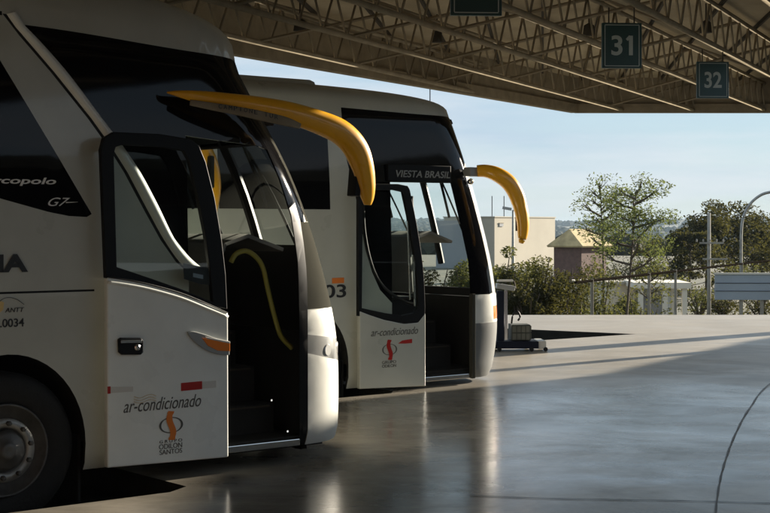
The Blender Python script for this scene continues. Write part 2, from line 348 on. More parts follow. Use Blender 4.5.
def canopy(poly, label, rng):
    root = empty('station_roof', (poly[0][0], poly[0][1], 0), 0, label, 'roof')
    ox, oy = poly[0]
    def P(x, y, z): return (x - ox, y - oy, z)
    bm = bmesh.new(); pts = [(x - ox, y - oy) for x, y in poly]
    poly_prism(bm, pts, 4.78, 4.86); bmesh.ops.recalc_face_normals(bm, faces=bm.faces)
    link('roof_deck', bm, M['ceiling'], root)
    bm = bmesh.new()
    for i in range(len(poly)):
        a = Vector(poly[i]); b = Vector(poly[(i + 1) % len(poly)])
        bar(bm, P(a.x, a.y, 4.15), P(b.x, b.y, 4.15), .16, .18)
        bar(bm, P(a.x, a.y, 4.52), P(b.x, b.y, 4.575), .05, .66)
    link('edge_beam', bm, M['steel'], root)
    d = u24(24); m = Vector((d.y, -d.x))
    k = rng[0]
    while k < rng[1]:
        p = m * k
        for t0, t1 in clipseg(p, d, poly):
            if t1 - t0 < .6: continue
            ch = bmesh.new(); a = p + d * (t0 + .05); b = p + d * (t1 - .05)
            tube(ch, [P(a.x, a.y, 4.12), P(b.x, b.y, 4.12)], .038, 8)
            tube(ch, [P(a.x, a.y, 4.66), P(b.x, b.y, 4.66)], .035, 6)
            n = max(1, int((t1 - t0) / .66)); st = (t1 - t0) / n
            for i in range(n):
                q0 = p + d * (t0 + i * st + .02); q1 = p + d * (t0 + (i + .5) * st); q2 = p + d * (t0 + (i + 1) * st - .02)
                tube(ch, [P(q0.x, q0.y, 4.13), P(q1.x, q1.y, 4.66)], .016, 5); tube(ch, [P(q1.x, q1.y, 4.66), P(q2.x, q2.y, 4.13)], .016, 5)
            link('truss', ch, M['steel'], root, smooth=True)
        k += 1.33
    # purlins crossing the trusses
    d2 = u24(6); m2 = Vector((d2.y, -d2.x)); k = -60
    while k < 90:
        p = m2 * k
        for t0, t1 in clipseg(p, d2, poly):
            if t1 - t0 < .6: continue
            a = p + d2 * (t0 + .1); b = p + d2 * (t1 - .1); pur = bmesh.new()
            bar(pur, P(a.x, a.y, 4.745), P(b.x, b.y, 4.745), .035, .06); link('purlin', pur, M['steel_dark'], root)
        k += .8
    # diagonal braces between neighbouring trusses
    br = bmesh.new(); k = rng[0] + 1.33
    while k < rng[1] - 1.33:
        t = -20 + 1.1
        while t < 44:
            a = m * k + d * t; b = m * (k + 1.33) + d * (t + 1.5)
            if inside(a, poly) and inside(b, poly):
                tube(br, [P(a.x, a.y, 4.14), P(b.x, b.y, 4.66)], .024, 5)
                if int(t * 7) % 2: tube(br, [P(b.x, b.y, 4.14), P(a.x, a.y, 4.66)], .024, 5)
            t += 3.0
        k += 1.33
    tag(link('bracing', br, M['steel'], root), kind='stuff')
    return root
canopy(roofA, 'large brown steel truss canopy over the coach bays, with numbered signs hanging under it', (-32.0, 14))
canopy(roofB, 'added unseen steel truss canopy out to the right, shaped to cast the floor shadow', (-24.0, 80))

# signs
def sign(num, px, pyb, wpx):
    zb = 3.46; Y = FPX * (zb - EYE) / (HY - pyb); x = (px - CX) / FPX * Y; wd = wpx / FPX * Y * 1.03; h = wd * 1.13
    r = empty('bay_sign', (x, Y, zb), R(4), {'30': 'dark green hanging sign cut off by the top of the photo', '31': 'dark green hanging sign with a large 31, middle one of the row', '32': 'smallest and farthest dark green hanging sign, with the number 32'}[num], 'sign', 'bay number signs under the roof')
    bm = bmesh.new(); box(bm, (0, 0, h / 2), (wd, .05, h)); link('panel', bm, M['sign'], r, bevel=.006)
    bm = bmesh.new(); g = wd * .43; t = .008; yy = -.028
    ri = h * .45
    c = [(-g, h / 2 - ri), (g, h / 2 - ri), (g, h / 2 + ri), (-g, h / 2 + ri)]
    for i in range(4):
        a, b = c[i], c[(i + 1) % 4]; bar(bm, (a[0], yy, a[1]), (b[0], yy, b[1]), .003, t) if a[1] == b[1] else box(bm, (a[0], yy, (a[1] + b[1]) / 2), (t, .003, abs(a[1] - b[1]) - t))
    link('border', bm, M['sign_ink'], r)
    link('number', text_bm(num, -wd * .27, wd * .27, h * .28, h * .44, off=-.027, depth=.004, bold=.02), M['sign_ink'], r)
    if num == '31':
        bm = bmesh.new(); a = Vector((wd * .12, -.0275, h * .62)); b = Vector((wd * .205, -.0275, h * .705)); bar(bm, a, b, .003, wd * .07); link('numeral_flag', bm, M['sign_ink'], r)
    for s in (-1, 1): bm = bmesh.new(); tube(bm, [(s * wd * .32, 0, h), (s * wd * .32, 0, 4.12 - zb)], .008, 6); link('hanger', bm, M['steel_dark'], r)
sign('30', 476, 16, 50); sign('31', 621.5, 68.5, 39); sign('32', 712.5, 98.5, 31.5)

# columns holding up the canopies
def column(x, y, label):
    r = empty('roof_column', (x, y, 0), 0, label, 'column', 'columns under the canopies')
    bm = bmesh.new(); tube(bm, [(0, 0, 0), (0, 0, 4.05)], .16, 20); link('shaft', bm, M['concrete'], r, smooth=False)
    bm = bmesh.new(); box(bm, (0, 0, .03), (.5, .5, .06)); link('base_plate', bm, M['steel_dark'], r, bevel=.01)
column(16.3, 29.6, 'round concrete column at the corner of the right-hand canopy')
column(19.3, 34.2, 'round concrete column under the right-hand canopy behind its corner')
column(14.4, 12.0, 'round concrete column nearest the photographer under the right-hand canopy')
column(-9.5, 1.5, 'round concrete column behind the photographer under the large canopy')

# ------------------------------------------------------------------ coaches
def superpt(phi, ru, rv, n):
    return ru * math.sin(phi) ** (2 / n), rv * math.cos(phi) ** (2 / n)
class Coach:
    W = 2.55
    def __init__(s, B, name, label, zb, zc, ru, nexp, sil, AL=1.75, rise=.44, droop=.1):
        s.B = B; s.zb = zb; s.zc = zc; s.ru = ru; s.n = nexp; s.AL = AL; s.rise = rise; s.droop = droop
        s.root = empty(name, (B.x, B.y, 0), math.atan2(D.y, D.x), label, 'bus', 'coaches parked in the bays')
        # arc length table of the front half-contour, corner start -> centreline
        K = 240; pts = []
        for i in range(K + 1):
            x, y = superpt(math.pi / 2 * i / K, ru, s.W / 2, nexp); pts.append((x, s.W / 2 - y, math.pi / 2 * i / K))
        acc = [0]
        for a, b in zip(pts, pts[1:]): acc.append(acc[-1] + math.hypot(b[0] - a[0], b[1] - a[1]))
        s.arc = acc[-1]; s.phitab = [(a / s.arc, p[2]) for a, p in zip(acc, pts)]; s.AL = s.arc
        # tangent point seen from the camera
        best = None
        for p, q in zip(pts[1:], pts[2:]):
            tx, ty = q[0] - p[0], q[1] - p[1]            # local x forward, y left
            ang = math.degrees(math.atan2(ty, tx))      # direction of the contour; view ray direction in local frame
            want = math.degrees(A51) + 1.5              # ray azimuth about -1.5 deg -> local angle to the left of heading
            if best is None or abs(ang - want) < best[0]: best = (abs(ang - want), p)
        s.tang = best[1]
        s.uft = []
        for px, py in sil:
            u, z = s.pix(px, py, s.tang[1]); s.uft.append((z, u + ru - s.tang[0]))
        s.uft.sort()
        raw = s.uft; z0, z1 = raw[0][0], raw[-1][0]; N = 40
        v = [interp(raw, z0 + (z1 - z0) * i / N) for i in range(N + 1)]
        for _ in range(14): v = [v[0]] + [(v[i - 1] + 2 * v[i] + v[i + 1]) / 4 for i in range(1, N)] + [v[-1]]
        s.uft = [(z0 + (z1 - z0) * i / N, v[i]) for i in range(N + 1)]
        tb = min(range(len(s.phitab)), key=lambda i: abs(s.phitab[i][1] - s.tang[2])); print('TANG', name, s.tang, 'arc', s.phitab[tb][0] * s.arc, 'of', s.arc, [(round(a, 2), round(b, 2)) for a, b in s.uft[::4]])
    def pix(s, px, py, yl=0.0):
        """pixel -> (u, z) on the plane local y = yl"""
        r = Vector(((px - CX) / FPX, 1.0)); L = Vector((-D.y, D.x))     # left unit
        t = (s.B.dot(L) + yl) / r.dot(L); p = r * t; return ((p - s.B).dot(D), EYE - (py - HY) * t / FPX)
    def P3(s, px, py, yl): u, z = s.pix(px, py, yl); return Vector((u, yl, z))
    def ac(s, t): return interp(s.uft, min(t, s.zc)) - s.ru
    def surf(s, a, t, off=0):
        """(a along side then round the corner, t height parameter) -> local point on the right half"""
        inset = interp([(1.3, 0), (2.2, .03), (s.zc - .1, .09), (s.zc, .11)], t); z = min(t, s.zc); du = 0
        if t > s.zc:
            tau = min((t - s.zc) / 1.45, 1); inset += 1.1 * (1 - math.sqrt(max(0, 1 - tau ** 1.6))) if tau < 1 else 1.1
            z = s.zc + s.rise * math.sin(math.pi / 2 * min(1, tau ** .62)); du = (1 - math.cos(tau * math.pi / 2)) * 1.3 + .75 * tau ** 1.2
        if t < s.zb + .12: inset += .04 * ((s.zb + .12 - t) / .12) ** 2
        uf = interp(s.uft, min(t, s.zc)) - du; rv = s.W / 2 - inset; ac = s.ac(t)
        if a <= ac: u = a - du * max(0, min(1, (a + 1.0) / (ac + 1.0))); y = inset
        else:
            f = min(1, (a - ac) / s.AL); x, yy = superpt(interp(s.phitab, f), s.ru, rv, s.n); u = uf - s.ru + x; y = inset + rv - yy
        k = max(0, min(1, u / 1.9)); k = k * k * (3 - 2 * k); q = max(0, min(1, (t - 1.6) / (s.zc - 1.6)))
        z -= s.droop * k * q * (1 if t <= s.zc else 1)
        return Vector((u, y + off, z))
    def tmax(s): return s.zc + 1.45
    def build(s, regs, matmap, left_regs, ur=-8.9):
        parts = {}
        for side, rg in ((0, regs), (1, left_regs)):
            T0, T1 = s.zb, s.tmax()
            vs = []; es = []
            def add(poly, closed=True):
                b = len(vs)
                dense = []
                for i in range(len(poly)):
                    p, q = poly[i], poly[(i + 1) % len(poly)]
                    k = max(1, int(math.hypot(q[0] - p[0], q[1] - p[1]) / .12)) if closed or i < len(poly) - 1 else 1
                    for j in range(k): dense.append((p[0] + (q[0] - p[0]) * j / k, p[1] + (q[1] - p[1]) * j / k))
                vs.extend(Vector(p) for p in dense); es.extend((b + i, b + (i + 1) % len(dense)) for i in range(len(dense)))
            right = [(s.ac(t) + s.AL, t) for t in [T0 + (T1 - T0) * i / 60 for i in range(61)]]
            outer = [(ur, T0)] + right + [(ur, T1)]
            add(outer)
            for r in rg: add(r[1])
            # interior grid
            t = T0 + .02
            while t < T1:
                a = ur
                end = s.ac(t) + s.AL
                while a < end - .03:
                    vs.append(Vector((a + rnd.uniform(-.002, .002), t + rnd.uniform(-.002, .002)))); a += .5 if a < -2.2 else (.12 if a < s.ac(t) - .15 else .05)
                t += .075
            r = delaunay_2d_cdt(vs, es, [], 0, 1e-5)
            for f in r[2]:
                c = sum((r[0][i] for i in f), Vector((0, 0))) / len(f)
                if not inside(c, outer): continue
                key = 'body'
                for nm, poly in rg:
                    if inside(c, poly): key = nm; break
                if key in ('headlight', 'silver', 'orange_lamp'): key = '%s#%d' % (key, side)
                if key == 'hole': continue
                d = parts.setdefault(key, [bmesh.new(), {}])
                vv = []
                for i in f:
                    kk = (side, i)
                    p = s.surf(r[0][i].x, r[0][i].y)
                    if side: p = Vector((p.x, s.W - p.y, p.z))
                    kk = (round(p.x, 4), round(p.y, 4), round(p.z, 4))
                    if kk not in d[1]: d[1][kk] = d[0].verts.new(p)
                    vv.append(d[1][kk])
                if len(set(vv)) < 3: continue
                if side: vv = vv[::-1]
                try: fc = d[0].faces.new(vv)
                except ValueError: pass
        objs = {}
        for key, (bm, _) in parts.items():
            bmesh.ops.dissolve_degenerate(bm, dist=1e-4, edges=bm.edges)
            bm.normal_update()
            c = Vector((-3, s.W / 2, 1.7)); sgn = sum((f.calc_center_median() - c).dot(f.normal) * f.calc_area() for f in bm.faces)
            if sgn < 0:
                for f in bm.faces: f.normal_flip()
            nm, m, th = matmap[key.split('#')[0]]
            objs[key] = link(nm, bm, m, s.root, smooth=True, solid=th, offset=-1)
        # rear wall
        bm = bmesh.new(); T = [s.zb + (s.tmax() - s.zb) * i / 24 for i in range(25)]
        ring = [s.surf(ur, t) for t in T]; ring += [Vector((p.x, s.W - p.y, p.z)) for p in ring[::-1]]
        seen = []; 
        for p in ring:
            if not seen or (p - seen[-1]).length > 1e-3: seen.append(p)
        bm.faces.new([bm.verts.new(p) for p in seen]); link('rear_panel', bm, M['paint'], s.root)
        return objs
    def edge(s, a0, a1, t0, t1, n=10):
        """rectangle in (a relative to corner start, t) following the rake"""
        T = [t0 + (t1 - t0) * i / n for i in range(n + 1)]
        return [(s.ac(t) + a0(t) if callable(a0) else s.ac(t) + a0, t) for t in T] + [(s.ac(t) + a1(t) if callable(a1) else s.ac(t) + a1, t) for t in T[::-1]]
    def tp(s, px, py): # pixel -> (a, t) undoing the front droop
        u, z = s.pix(px, py, .0)
        k = max(0, min(1, u / 1.9)); k = k * k * (3 - 2 * k); q = max(0, min(1, (z - 1.6) / (s.zc - 1.6)))
        return (u, z + s.droop * k * q)

def wheel(root, x, yl, side, zc=.31):
    t = empty('wheel', (x, yl, zc), 0); t.parent = root
    bm = bmesh.new(); lathe(bm, [(.02, .30), (-.0, .33), (-.005, .45), (.02, .487), (.05, .5), (.22, .5), (.26, .48), (.28, .3)], 48); tyre = link('tyre', bm, M['rubber'], t, smooth=True)
    bm = bmesh.new()
    lathe(bm, [(.005, .302), (-.012, .298), (-.004, .285), (.03, .272), (.05, .262), (.048, .216)], 48); link('rim_flange', bm, M['rim_dark'], t, smooth=True)
    bm = bmesh.new(); lathe(bm, [(.045, .217), (-.005, .205), (-.01, .15), (.015, .145), (.02, .13)], 48); rim = link('rim', bm, M['rim'], t, smooth=True)
    bm = bmesh.new(); lathe(bm, [(.02, .14), (-.03, .125), (-.045, .105), (-.05, .06), (-.065, .055), (-.07, .03), (-.06, .001)], 36); link('hub', bm, M['rim_dark'], t, smooth=True)
    for k in range(10):
        a = k * math.pi / 5 + .2; bm = bmesh.new(); lathe(bm, [(.0, .017), (-.035, .016), (-.04, .008)], 6, c=(.175 * math.cos(a), 0, .175 * math.sin(a))); link('bolt', bm, M['rim_dark'], t)
    if side: t.rotation_euler = (0, 0, math.pi)
    return t
def rects(us, z0, z1):
    return [[(a, z0), (b, z0), (b, z1), (a, z1)] for a, b in us]
def plate(pts, yl, th, name, m, parent, smooth=False, bevel=.004, bulge=0):
    """flat panel from (u, z) outline on the plane local y = yl"""
    bm = bmesh.new(); f = [bm.verts.new((u, yl, z)) for u, z in pts]; b = [bm.verts.new((u, yl + th, z)) for u, z in pts]; n = len(pts)
    bm.faces.new(f); bm.faces.new(b[::-1])
    for i in range(n): bm.faces.new((f[i], b[i], b[(i + 1) % n], f[(i + 1) % n]))
    bmesh.ops.recalc_face_normals(bm, faces=bm.faces)
    return link(name, bm, m, parent, bevel=bevel)
def frame_plate(outer, inner, yl, th, name, m, parent):
    vs = [Vector(p) for p in outer] + [Vector(p) for p in inner]; n, k = len(outer), len(inner)
    es = [(i, (i + 1) % n) for i in range(n)] + [(n + i, n + (i + 1) % k) for i in range(k)]
    r = delaunay_2d_cdt(vs, es, [], 0, 1e-6); bm = bmesh.new(); V = [bm.verts.new((v.x, yl, v.y)) for v in r[0]]
    for f in r[2]:
        c = sum((r[0][i] for i in f), Vector((0, 0))) / 3
        if inside(c, outer) and not inside(c, inner): bm.faces.new([V[i] for i in f])
    bm.normal_update()
    for f in bm.faces:
        if f.normal.y > 0: f.normal_flip()
    return link(name, bm, m, parent, solid=th, bevel=.005)
def logo(co, yl, c0, w, parent, size_txt=True, ink='grey_ink', orange='orange_ink', zoff=0):
    u, z = c0
    bm = bmesh.new(); n = 32; pr = None; first = None
    for i in range(n + 1):
        a = 2 * math.pi * i / n; th = .006 + .010 * abs(math.cos(a)) * w / .12 * .7
        p = [(u + math.cos(a) * w / 2, z + math.sin(a) * w * .29), (u + math.cos(a) * (w / 2 - th), z + math.sin(a) * (w * .29 - .006))]
        q = [bm.verts.new((x, yl - .0025, y)) for x, y in p]
        if pr: bm.faces.new((pr[0], pr[1], q[1], q[0]))
        pr = q
    link('emblem_ring', bm, M[ink], parent)
    bm = bmesh.new(); pr = None; hh = w * .52
    for i in range(17):
        t = i / 16; zz = z + hh * (1 - 2 * t); off = .16 * w * math.sin((t - .5) * 2 * math.pi) ; ww = w * (.09 + .05 * math.sin(t * math.pi)) * (1.35 if t < .12 or t > .88 else 1)
        q = [bm.verts.new((u + off * .5 - ww, yl - .005, zz)), bm.verts.new((u + off * .5 + ww, yl - .005, zz - w * .03))]
        if pr: bm.faces.new((pr[0], pr[1], q[1], q[0]))
        pr = q
    link('emblem_ribbon', bm, M[orange], parent)
def arm(co, pts, parent, name='mirror_arm', sy=.8, m='yellow'):
    """pts: (px, py, yl, radius px)"""
    P = []; Rr = []
    for px, py, yl, rp in smooth_path(pts, 6):
        p = co.P3(px, py, yl); P.append(p); Rr.append(max(.004, rp * ((co.B + D * p.x).y + yl * D.x) / FPX))
    bm = bmesh.new(); tube(bm, P, Rr, 14, sy=sy); return link(name, bm, M[m], parent, smooth=True), P, Rr
# ================= coach in front (bus 1)
SIL1 = [(337, 444), (338.5, 425), (338.5, 400), (338.5, 350), (337, 330), (334, 312), (326, 285), (318, 250), (308, 215), (299, 184), (285, 150), (270, 118), (258, 92), (248, 70), (241, 53)]
c1 = Coach(B1, 'coach', 'nearest off-white coach with its passenger door open and a long yellow mirror arm', .13, 3.09, .72, 2.7, SIL1)
W = Coach.W
def P1(*pts): return [c1.tp(*p) for p in pts]
arch = [(.555 * math.cos(a), .31 + .62 * math.sin(a)) for a in [math.pi * i / 24 for i in range(25)]] ; arch = [(.555, .05)] + arch + [(-.555, .05)]
arch_rear = [(x - 6.3, z) for x, z in arch]
open1 = P1((189, 135), (224, 140), (262, 145), (274, 149), (285, 178), (295, 215), (299, 262), (300, 447), (300, 453), (189, 466))
open1[-2] = (open1[-2][0], c1.zb + .001); open1[-1] = (open1[-1][0], c1.zb + .001); open1 = open1[:7] + open1[7:]
trimL = P1((14, 16), (60, 72), (95, 118), (112, 143), (130, 173), (150, 212), (165, 240), (180, 262), (197, 277), (208, 284), (214, 290))
trimR = P1((24, 15), (70, 68), (106, 118), (124, 143), (143, 173), (160, 206), (175, 238), (190, 257), (205, 270), (216, 279), (221, 288))
def roofline(co, px0, px1, fn): return [co.tp(px0 + (px1 - px0) * i / 12, fn(px0 + (px1 - px0) * i / 12)) for i in range(13)]
ZR = c1.zc - .02
fr_top = ZR
ac = c1.ac
wind_lo = [(1.86, .0)]
trim_reg = trimL + trimR[::-1]
groove = [(a - .028, t) for a, t in trimL] + trimL[::-1]
# black side glass between the trim and the corner post, above and around the doorway
top_end = (ac(ZR) + .34, ZR)
blackS = trimR[:] + [c1.tp(221, 300), c1.tp(189, 300), c1.tp(189, 300)][:1] + [(open1[0][0] + .02, c1.tp(0, 300)[1])]
side_post = c1.edge(.16, .42, 1.86, ZR)       # black post
glassU = [trimR[0]] + [(a, t) for a, t in trimR[1:9]] + P1((210, 274), (300, 262))
glassU += [(ac(t) + .45, t) for t in [1.86 + (ZR - 1.86) * i / 10 for i in range(11)]] + [(trimR[0][0], ZR)]
winR1 = P1((93, 214), (88, 217), (70, 216), (50, 212), (25, 205), (0, 198)); zlow = winR1[-1][1]
x49 = c1.tp(0, 50)
winR1 = [x49, (x49[0] - .45, 2.98), (-2.2, 2.98), (-2.2, zlow + .03)] + winR1[::-1]
rearwin = [[(-2.24 - 1.5 * k - 1.46, zlow + .03), (-2.24 - 1.5 * k, zlow + .03), (-2.24 - 1.5 * k, 2.98), (-2.24 - 1.5 * k - 1.46, 2.98)] for k in range(4)]
leftwins = [[(.75 - 1.5 * k - 1.44, 1.75), (.75 - 1.5 * k, 1.75), (.75 - 1.5 * k, 2.85), (.75 - 1.5 * k - 1.44, 2.85)] for k in range(6)]
wpost = lambda t: .52
windshield = c1.edge(.66, c1.AL + .2, 1.60, 2.45, 12)
windshieldU = c1.edge(.66, c1.AL + .2, 2.47, ZR + .02, 12)
bumper = c1.edge(.02, c1.AL + .2, c1.zb - .05, 1.13, 10)
post_lo = c1.edge(.45, .66, 1.80, ZR, 12)
corner_lo = c1.edge(.02, .66, 1.135, 1.795, 10)
post_blk = [(open1[6][0] - .02, c1.zb - .01), (c1.pix(308, 400)[0], c1.zb - .01), (c1.pix(308, 400)[0], 1.2), (c1.pix(308.5, 300)[0], 1.45), (c1.pix(307, 240)[0], 1.80), (c1.pix(303, 215)[0], 1.95), (open1[6][0] - .06, 1.9)]
headl = [(c1.ac(t) + a, t) for a, t in ((.05, .815), (.3, .76), (.56, .72), (1.0, .70), (1.05, .78), (1.0, .87), (.56, .89), (.3, .92), (.05, .955), (.03, .88))]
seam = [(-8.8, 1.318), (.62, 1.318), (.62, 1.332), (-8.8, 1.332)]
regs1 = [('hole', open1), ('hole', arch), ('hole', arch_rear), ('post', post_blk), ('headlight', headl), ('bumper', bumper), ('windshield', windshield), ('upper_windshield', windshieldU), ('silver', post_lo), ('corner', corner_lo), ('groove', groove), ('trim', trim_reg), ('side_glass', glassU), ('window', winR1), ('seam', seam)] + [('window#%d' % k, p) for k, p in enumerate(rearwin)] + [('seam#1', [(-8.8, trimL[0][1] - .006), (trimL[0][0] - .03, trimL[0][1] - .006), (trimL[0][0] - .03, trimL[0][1] + .010), (-8.8, trimL[0][1] + .010)])]
leftwin = [(1.05, 1.55)] + [(c1.ac(t) + .22, t) for t in [1.5 + 1.3 * i / 8 for i in range(9)]] + [(1.05, 2.8)]
winL = [(.75, 1.75), (.75, 2.9), (-8.3, 2.9), (-8.3, 1.75)]
regsL = [('hole', arch), ('hole', arch_rear), ('headlight', headl), ('bumper', bumper), ('windshield', windshield), ('upper_windshield', windshieldU), ('driver_window', leftwin)] + [('window_left#%d' % k, p) for k, p in enumerate(leftwins)]
mm = {'body': ('body_shell', [M['paint_shaded'], M['interior']], .03), 'windshield': ('windshield', M['glass'], 0), 'upper_windshield': ('upper_windshield', M['black_glass'], 0), 'bumper': ('bumper', [M['bumper_paint'], M['interior']], .03),
      'headlight': ('headlight_bezel', M['lamp'], 0), 'trim': ('window_trim', M['paint'], .02), 'side_glass': ('side_glass', M['black_glass'], .012), 'window': ('side_window', M['black_glass'], .01),
      'silver': ('corner_strip', M['strip'], .01), 'post': ('door_post', M['black_plastic'], .01), 'corner': ('corner_panel', M['strip'], .01), 'groove': ('trim_groove', M['rubber'], 0), 'driver_window': ('driver_window', M['glass'], 0), 'window_left': ('side_window', M['tint'], 0), 'seam': ('waist_seam', M['black_plastic'], 0)}
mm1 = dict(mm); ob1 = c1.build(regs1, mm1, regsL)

bm = bmesh.new(); pr = None
for (a0, t0), (a1, t1) in zip(smooth_path(trimL, 4), smooth_path(trimR, 4)):
    q = []
    for k in range(7):
        f = k / 6; a = a0 + (a1 - a0) * f; t = t0 + (t1 - t0) * f
        q.append(bm.verts.new(c1.surf(a, t, -.028 * math.sin(math.pi * f) ** .6 - .001)))
    if pr:
        for k in range(6): bm.faces.new((pr[k], pr[k + 1], q[k + 1], q[k]))
    pr = q
bmesh.ops.recalc_face_normals(bm, faces=bm.faces)
link('trim_moulding', bm, M['paint'], r1 if 'r1' in globals() else c1.root, smooth=True)
def fit_out(co, outline, yl): return [tuple(co.pix(px, py, yl)) for px, py in outline]
def doorway(co, u0, u1, z0, z1, root):
    """steps, linings, driver's floor and dashboard seen through the open door"""
    bm = bmesh.new()
    box(bm, ((u0 + u1) / 2, 1.0, z0 + .045), (u1 - u0 + .04, 1.9, .05)); 
    for i, (zz, y0) in enumerate(((.40, .34), (.66, .60), (.92, .86))):
        box(bm, ((u0 + u1) / 2, (y0 + 2.3) / 2, zz - .0), (u1 - u0, 2.3 - y0, .03)); box(bm, ((u0 + u1) / 2, y0 + .012, zz - .14), (u1 - u0, .02, .25))
    link('entrance_steps', bm, M['interior'], root)
    bm = bmesh.new()
    for i, (zz, y0) in enumerate(((.40, .34), (.66, .60), (.92, .86))): bar(bm, (u0 + .05, y0 - .012, zz), (u1 - .05, y0 - .012, zz), .03, .012)
    link('step_nosing', bm, M['steel_dark'], root)
    bm = bmesh.new(); box(bm, (u0 - .03, 1.1, 1.2), (.04, 2.0, 2.1)); box(bm, (-3.5, 1.27, .95), (7.2, 2.3, .06)); box(bm, ((u0 + 2.0) / 2 - .1, 1.9, 1.0), (2.2, 1.1, .05)); link('partition', bm, M['interior'], root)
    bm = bmesh.new(); box(bm, (-3.4, 1.27, 2.72), (10.2, 2.2, .04)); box(bm, (u1 - .6, 1.27, 2.52), (1.1, 2.0, .03)); link('ceiling_lining', bm, M['interior'], root)
def sill(co, pts, yl, root):
    bm = bmesh.new(); a, b = pts; bar(bm, (a[0], yl, a[1]), (b[0], yl, b[1]), .06, .05); link('door_sill', bm, M['chrome'], root, bevel=.006)
r1 = c1.root
u0 = open1[0][0]; u1 = c1.pix(300, 400)[0]
doorway(c1, u0, u1, c1.zb, 2.5, r1)
sill(c1, ((u0 - .05, c1.zb + .03), (u1, c1.zb + .03)), .03, r1)
# step lights
for px, py in ((250, 368), (270, 400), (286, 431)):
    zz = None
    yl = {368: .80, 400: .56, 431: .32}[py]; p = c1.P3(px, py, yl); bm = bmesh.new(); lathe(bm, [(-.012, .008), (-.016, .001)], 12, c=(p.x, yl - .01, p.z)); link('step_light', bm, M['studs'], r1)
# dashboard + steering wheel + driver seat
def cockpit(co, uf, root, steer=True):
    bm = bmesh.new(); n = 10
    for i in range(n + 1):
        y = .75 + 1.6 * i / n; k = math.sin(math.pi * min(1, i / n * 1.2)); x = uf - .62 - .1 * k
        prof = [(x - .02, 1.0), (x - .06, 1.42), (x + .02, 1.60), (x + .22, 1.66), (x + .55, 1.55)]
        vs = [bm.verts.new((a, y, z)) for a, z in prof]
        if i:
            for j in range(len(vs) - 1): bm.faces.new((pv[j], pv[j + 1], vs[j + 1], vs[j]))
        pv = vs
    bmesh.ops.recalc_face_normals(bm, faces=bm.faces); link('dashboard', bm, M['dash'], root, smooth=True, solid=.03, offset=1)
    st = []
    bm = bmesh.new(); c = Vector((uf - 1.0, 1.85, 1.62)); pts = []
    for k in range(25):
        a = k * math.pi / 12; pts.append(c + Vector((math.cos(a) * .24 * .55, math.sin(a) * .24, math.cos(a) * .24 * .8)))
    tube(bm, pts, .017, 8, cap=False)
    for a in (0, math.pi * .5, math.pi): tube(bm, [c + Vector((0.03, 0, 0)), c + Vector((math.cos(a) * .13, math.sin(a) * .24, math.cos(a) * .19))], .013, 6)
    tube(bm, [c, c + Vector((.3, 0, -.3))], .035, 8); link('steering_wheel', bm, M['black_plastic'], root, smooth=True)
    s = empty('driver_seat', (uf - 1.75, 1.85, 1.0)); s.parent = root
    bm = bmesh.new(); box(bm, (0, 0, .42), (.5, .5, .14)); link('cushion', bm, M['seat'], s, bevel=.04)
    bm = bmesh.new(); box(bm, (-.25, 0, .85), (.12, .48, .75), ry=-.15); link('backrest', bm, M['seat'], s, bevel=.04)
    bm = bmesh.new(); box(bm, (0, 0, .17), (.3, .3, .34)); link('pedestal', bm, M['interior'], s)
    for k in range(6):
        for y in (.55, 1.85):
            x = uf - 3.6 - k * .95; bm = bmesh.new(); box(bm, (x, y + .1, 1.45), (.45, .85, .14)); box(bm, (x - .25, y + .1, 1.9), (.12, .85, .8), ry=-.2)
            link('passenger_seat', bm, M['seat'], root, bevel=.03)
cockpit(c1, 2.75, r1)
# yellow grab handle inside the doorway
hp = [c1.P3(231, 262, .25), c1.P3(236, 254, .25), c1.P3(246, 251, .25), c1.P3(256, 257, .25), c1.P3(263, 268, .25), c1.P3(268, 290, .25), c1.P3(275, 318, .25), c1.P3(281, 336, .25), c1.P3(292, 348, .25)]
bm = bmesh.new(); tube(bm, [Vector(p) for p in smooth_path([tuple(p) for p in hp], 5)], .019, 10); link('grab_handle', bm, M['handrail'], r1, smooth=True)
# wipers, inside visor and hidden-side rails on the windscreen
def wiper(co, y0, y1, z0, z1, root):
    def front(y, z):
        rv = W / 2 - .03; q = min(.999, abs(y - W / 2) / rv); x = co.ru * (1 - q ** co.n) ** (1 / co.n); return Vector((co.ac(z) + x + .035, y, z))
    w_ = empty('wiper', front(y0, z0)); w_.parent = root; o = front(y0, z0)
    bm = bmesh.new(); tube(bm, [front(y0 + (y1 - y0) * i / 5, z0 + (z1 - z0) * i / 5) - o for i in range(6)], .012, 6); link('wiper_arm', bm, M['black_plastic'], w_)
    bm = bmesh.new(); m_ = [front(y1 + .06 * i, z1 - .28 + .10 * i) - o + Vector((-.012, 0, 0)) for i in range(-1, 6)]; tube(bm, [front(y1, z1 - .45 + .13 * i) - o + Vector((-.015, 0, 0)) for i in range(7)], .016, 5); link('wiper_blade', bm, M['black_plastic'], w_)
wiper(c1, .75, 1.05, 1.45, 2.35, r1); wiper(c1, 1.75, 2.05, 1.45, 2.35, r1)
bm = bmesh.new(); zz = 2.4
for i in range(9):
    z = 1.6 + .1 * i; pass
tube(bm, [(c1.ac(z) + c1.ru - .02, W / 2, z) for z in (1.6, 1.8, 2.0, 2.2, 2.45)], .04, 6); link('windshield_divider', bm, M['black_plastic'], r1)
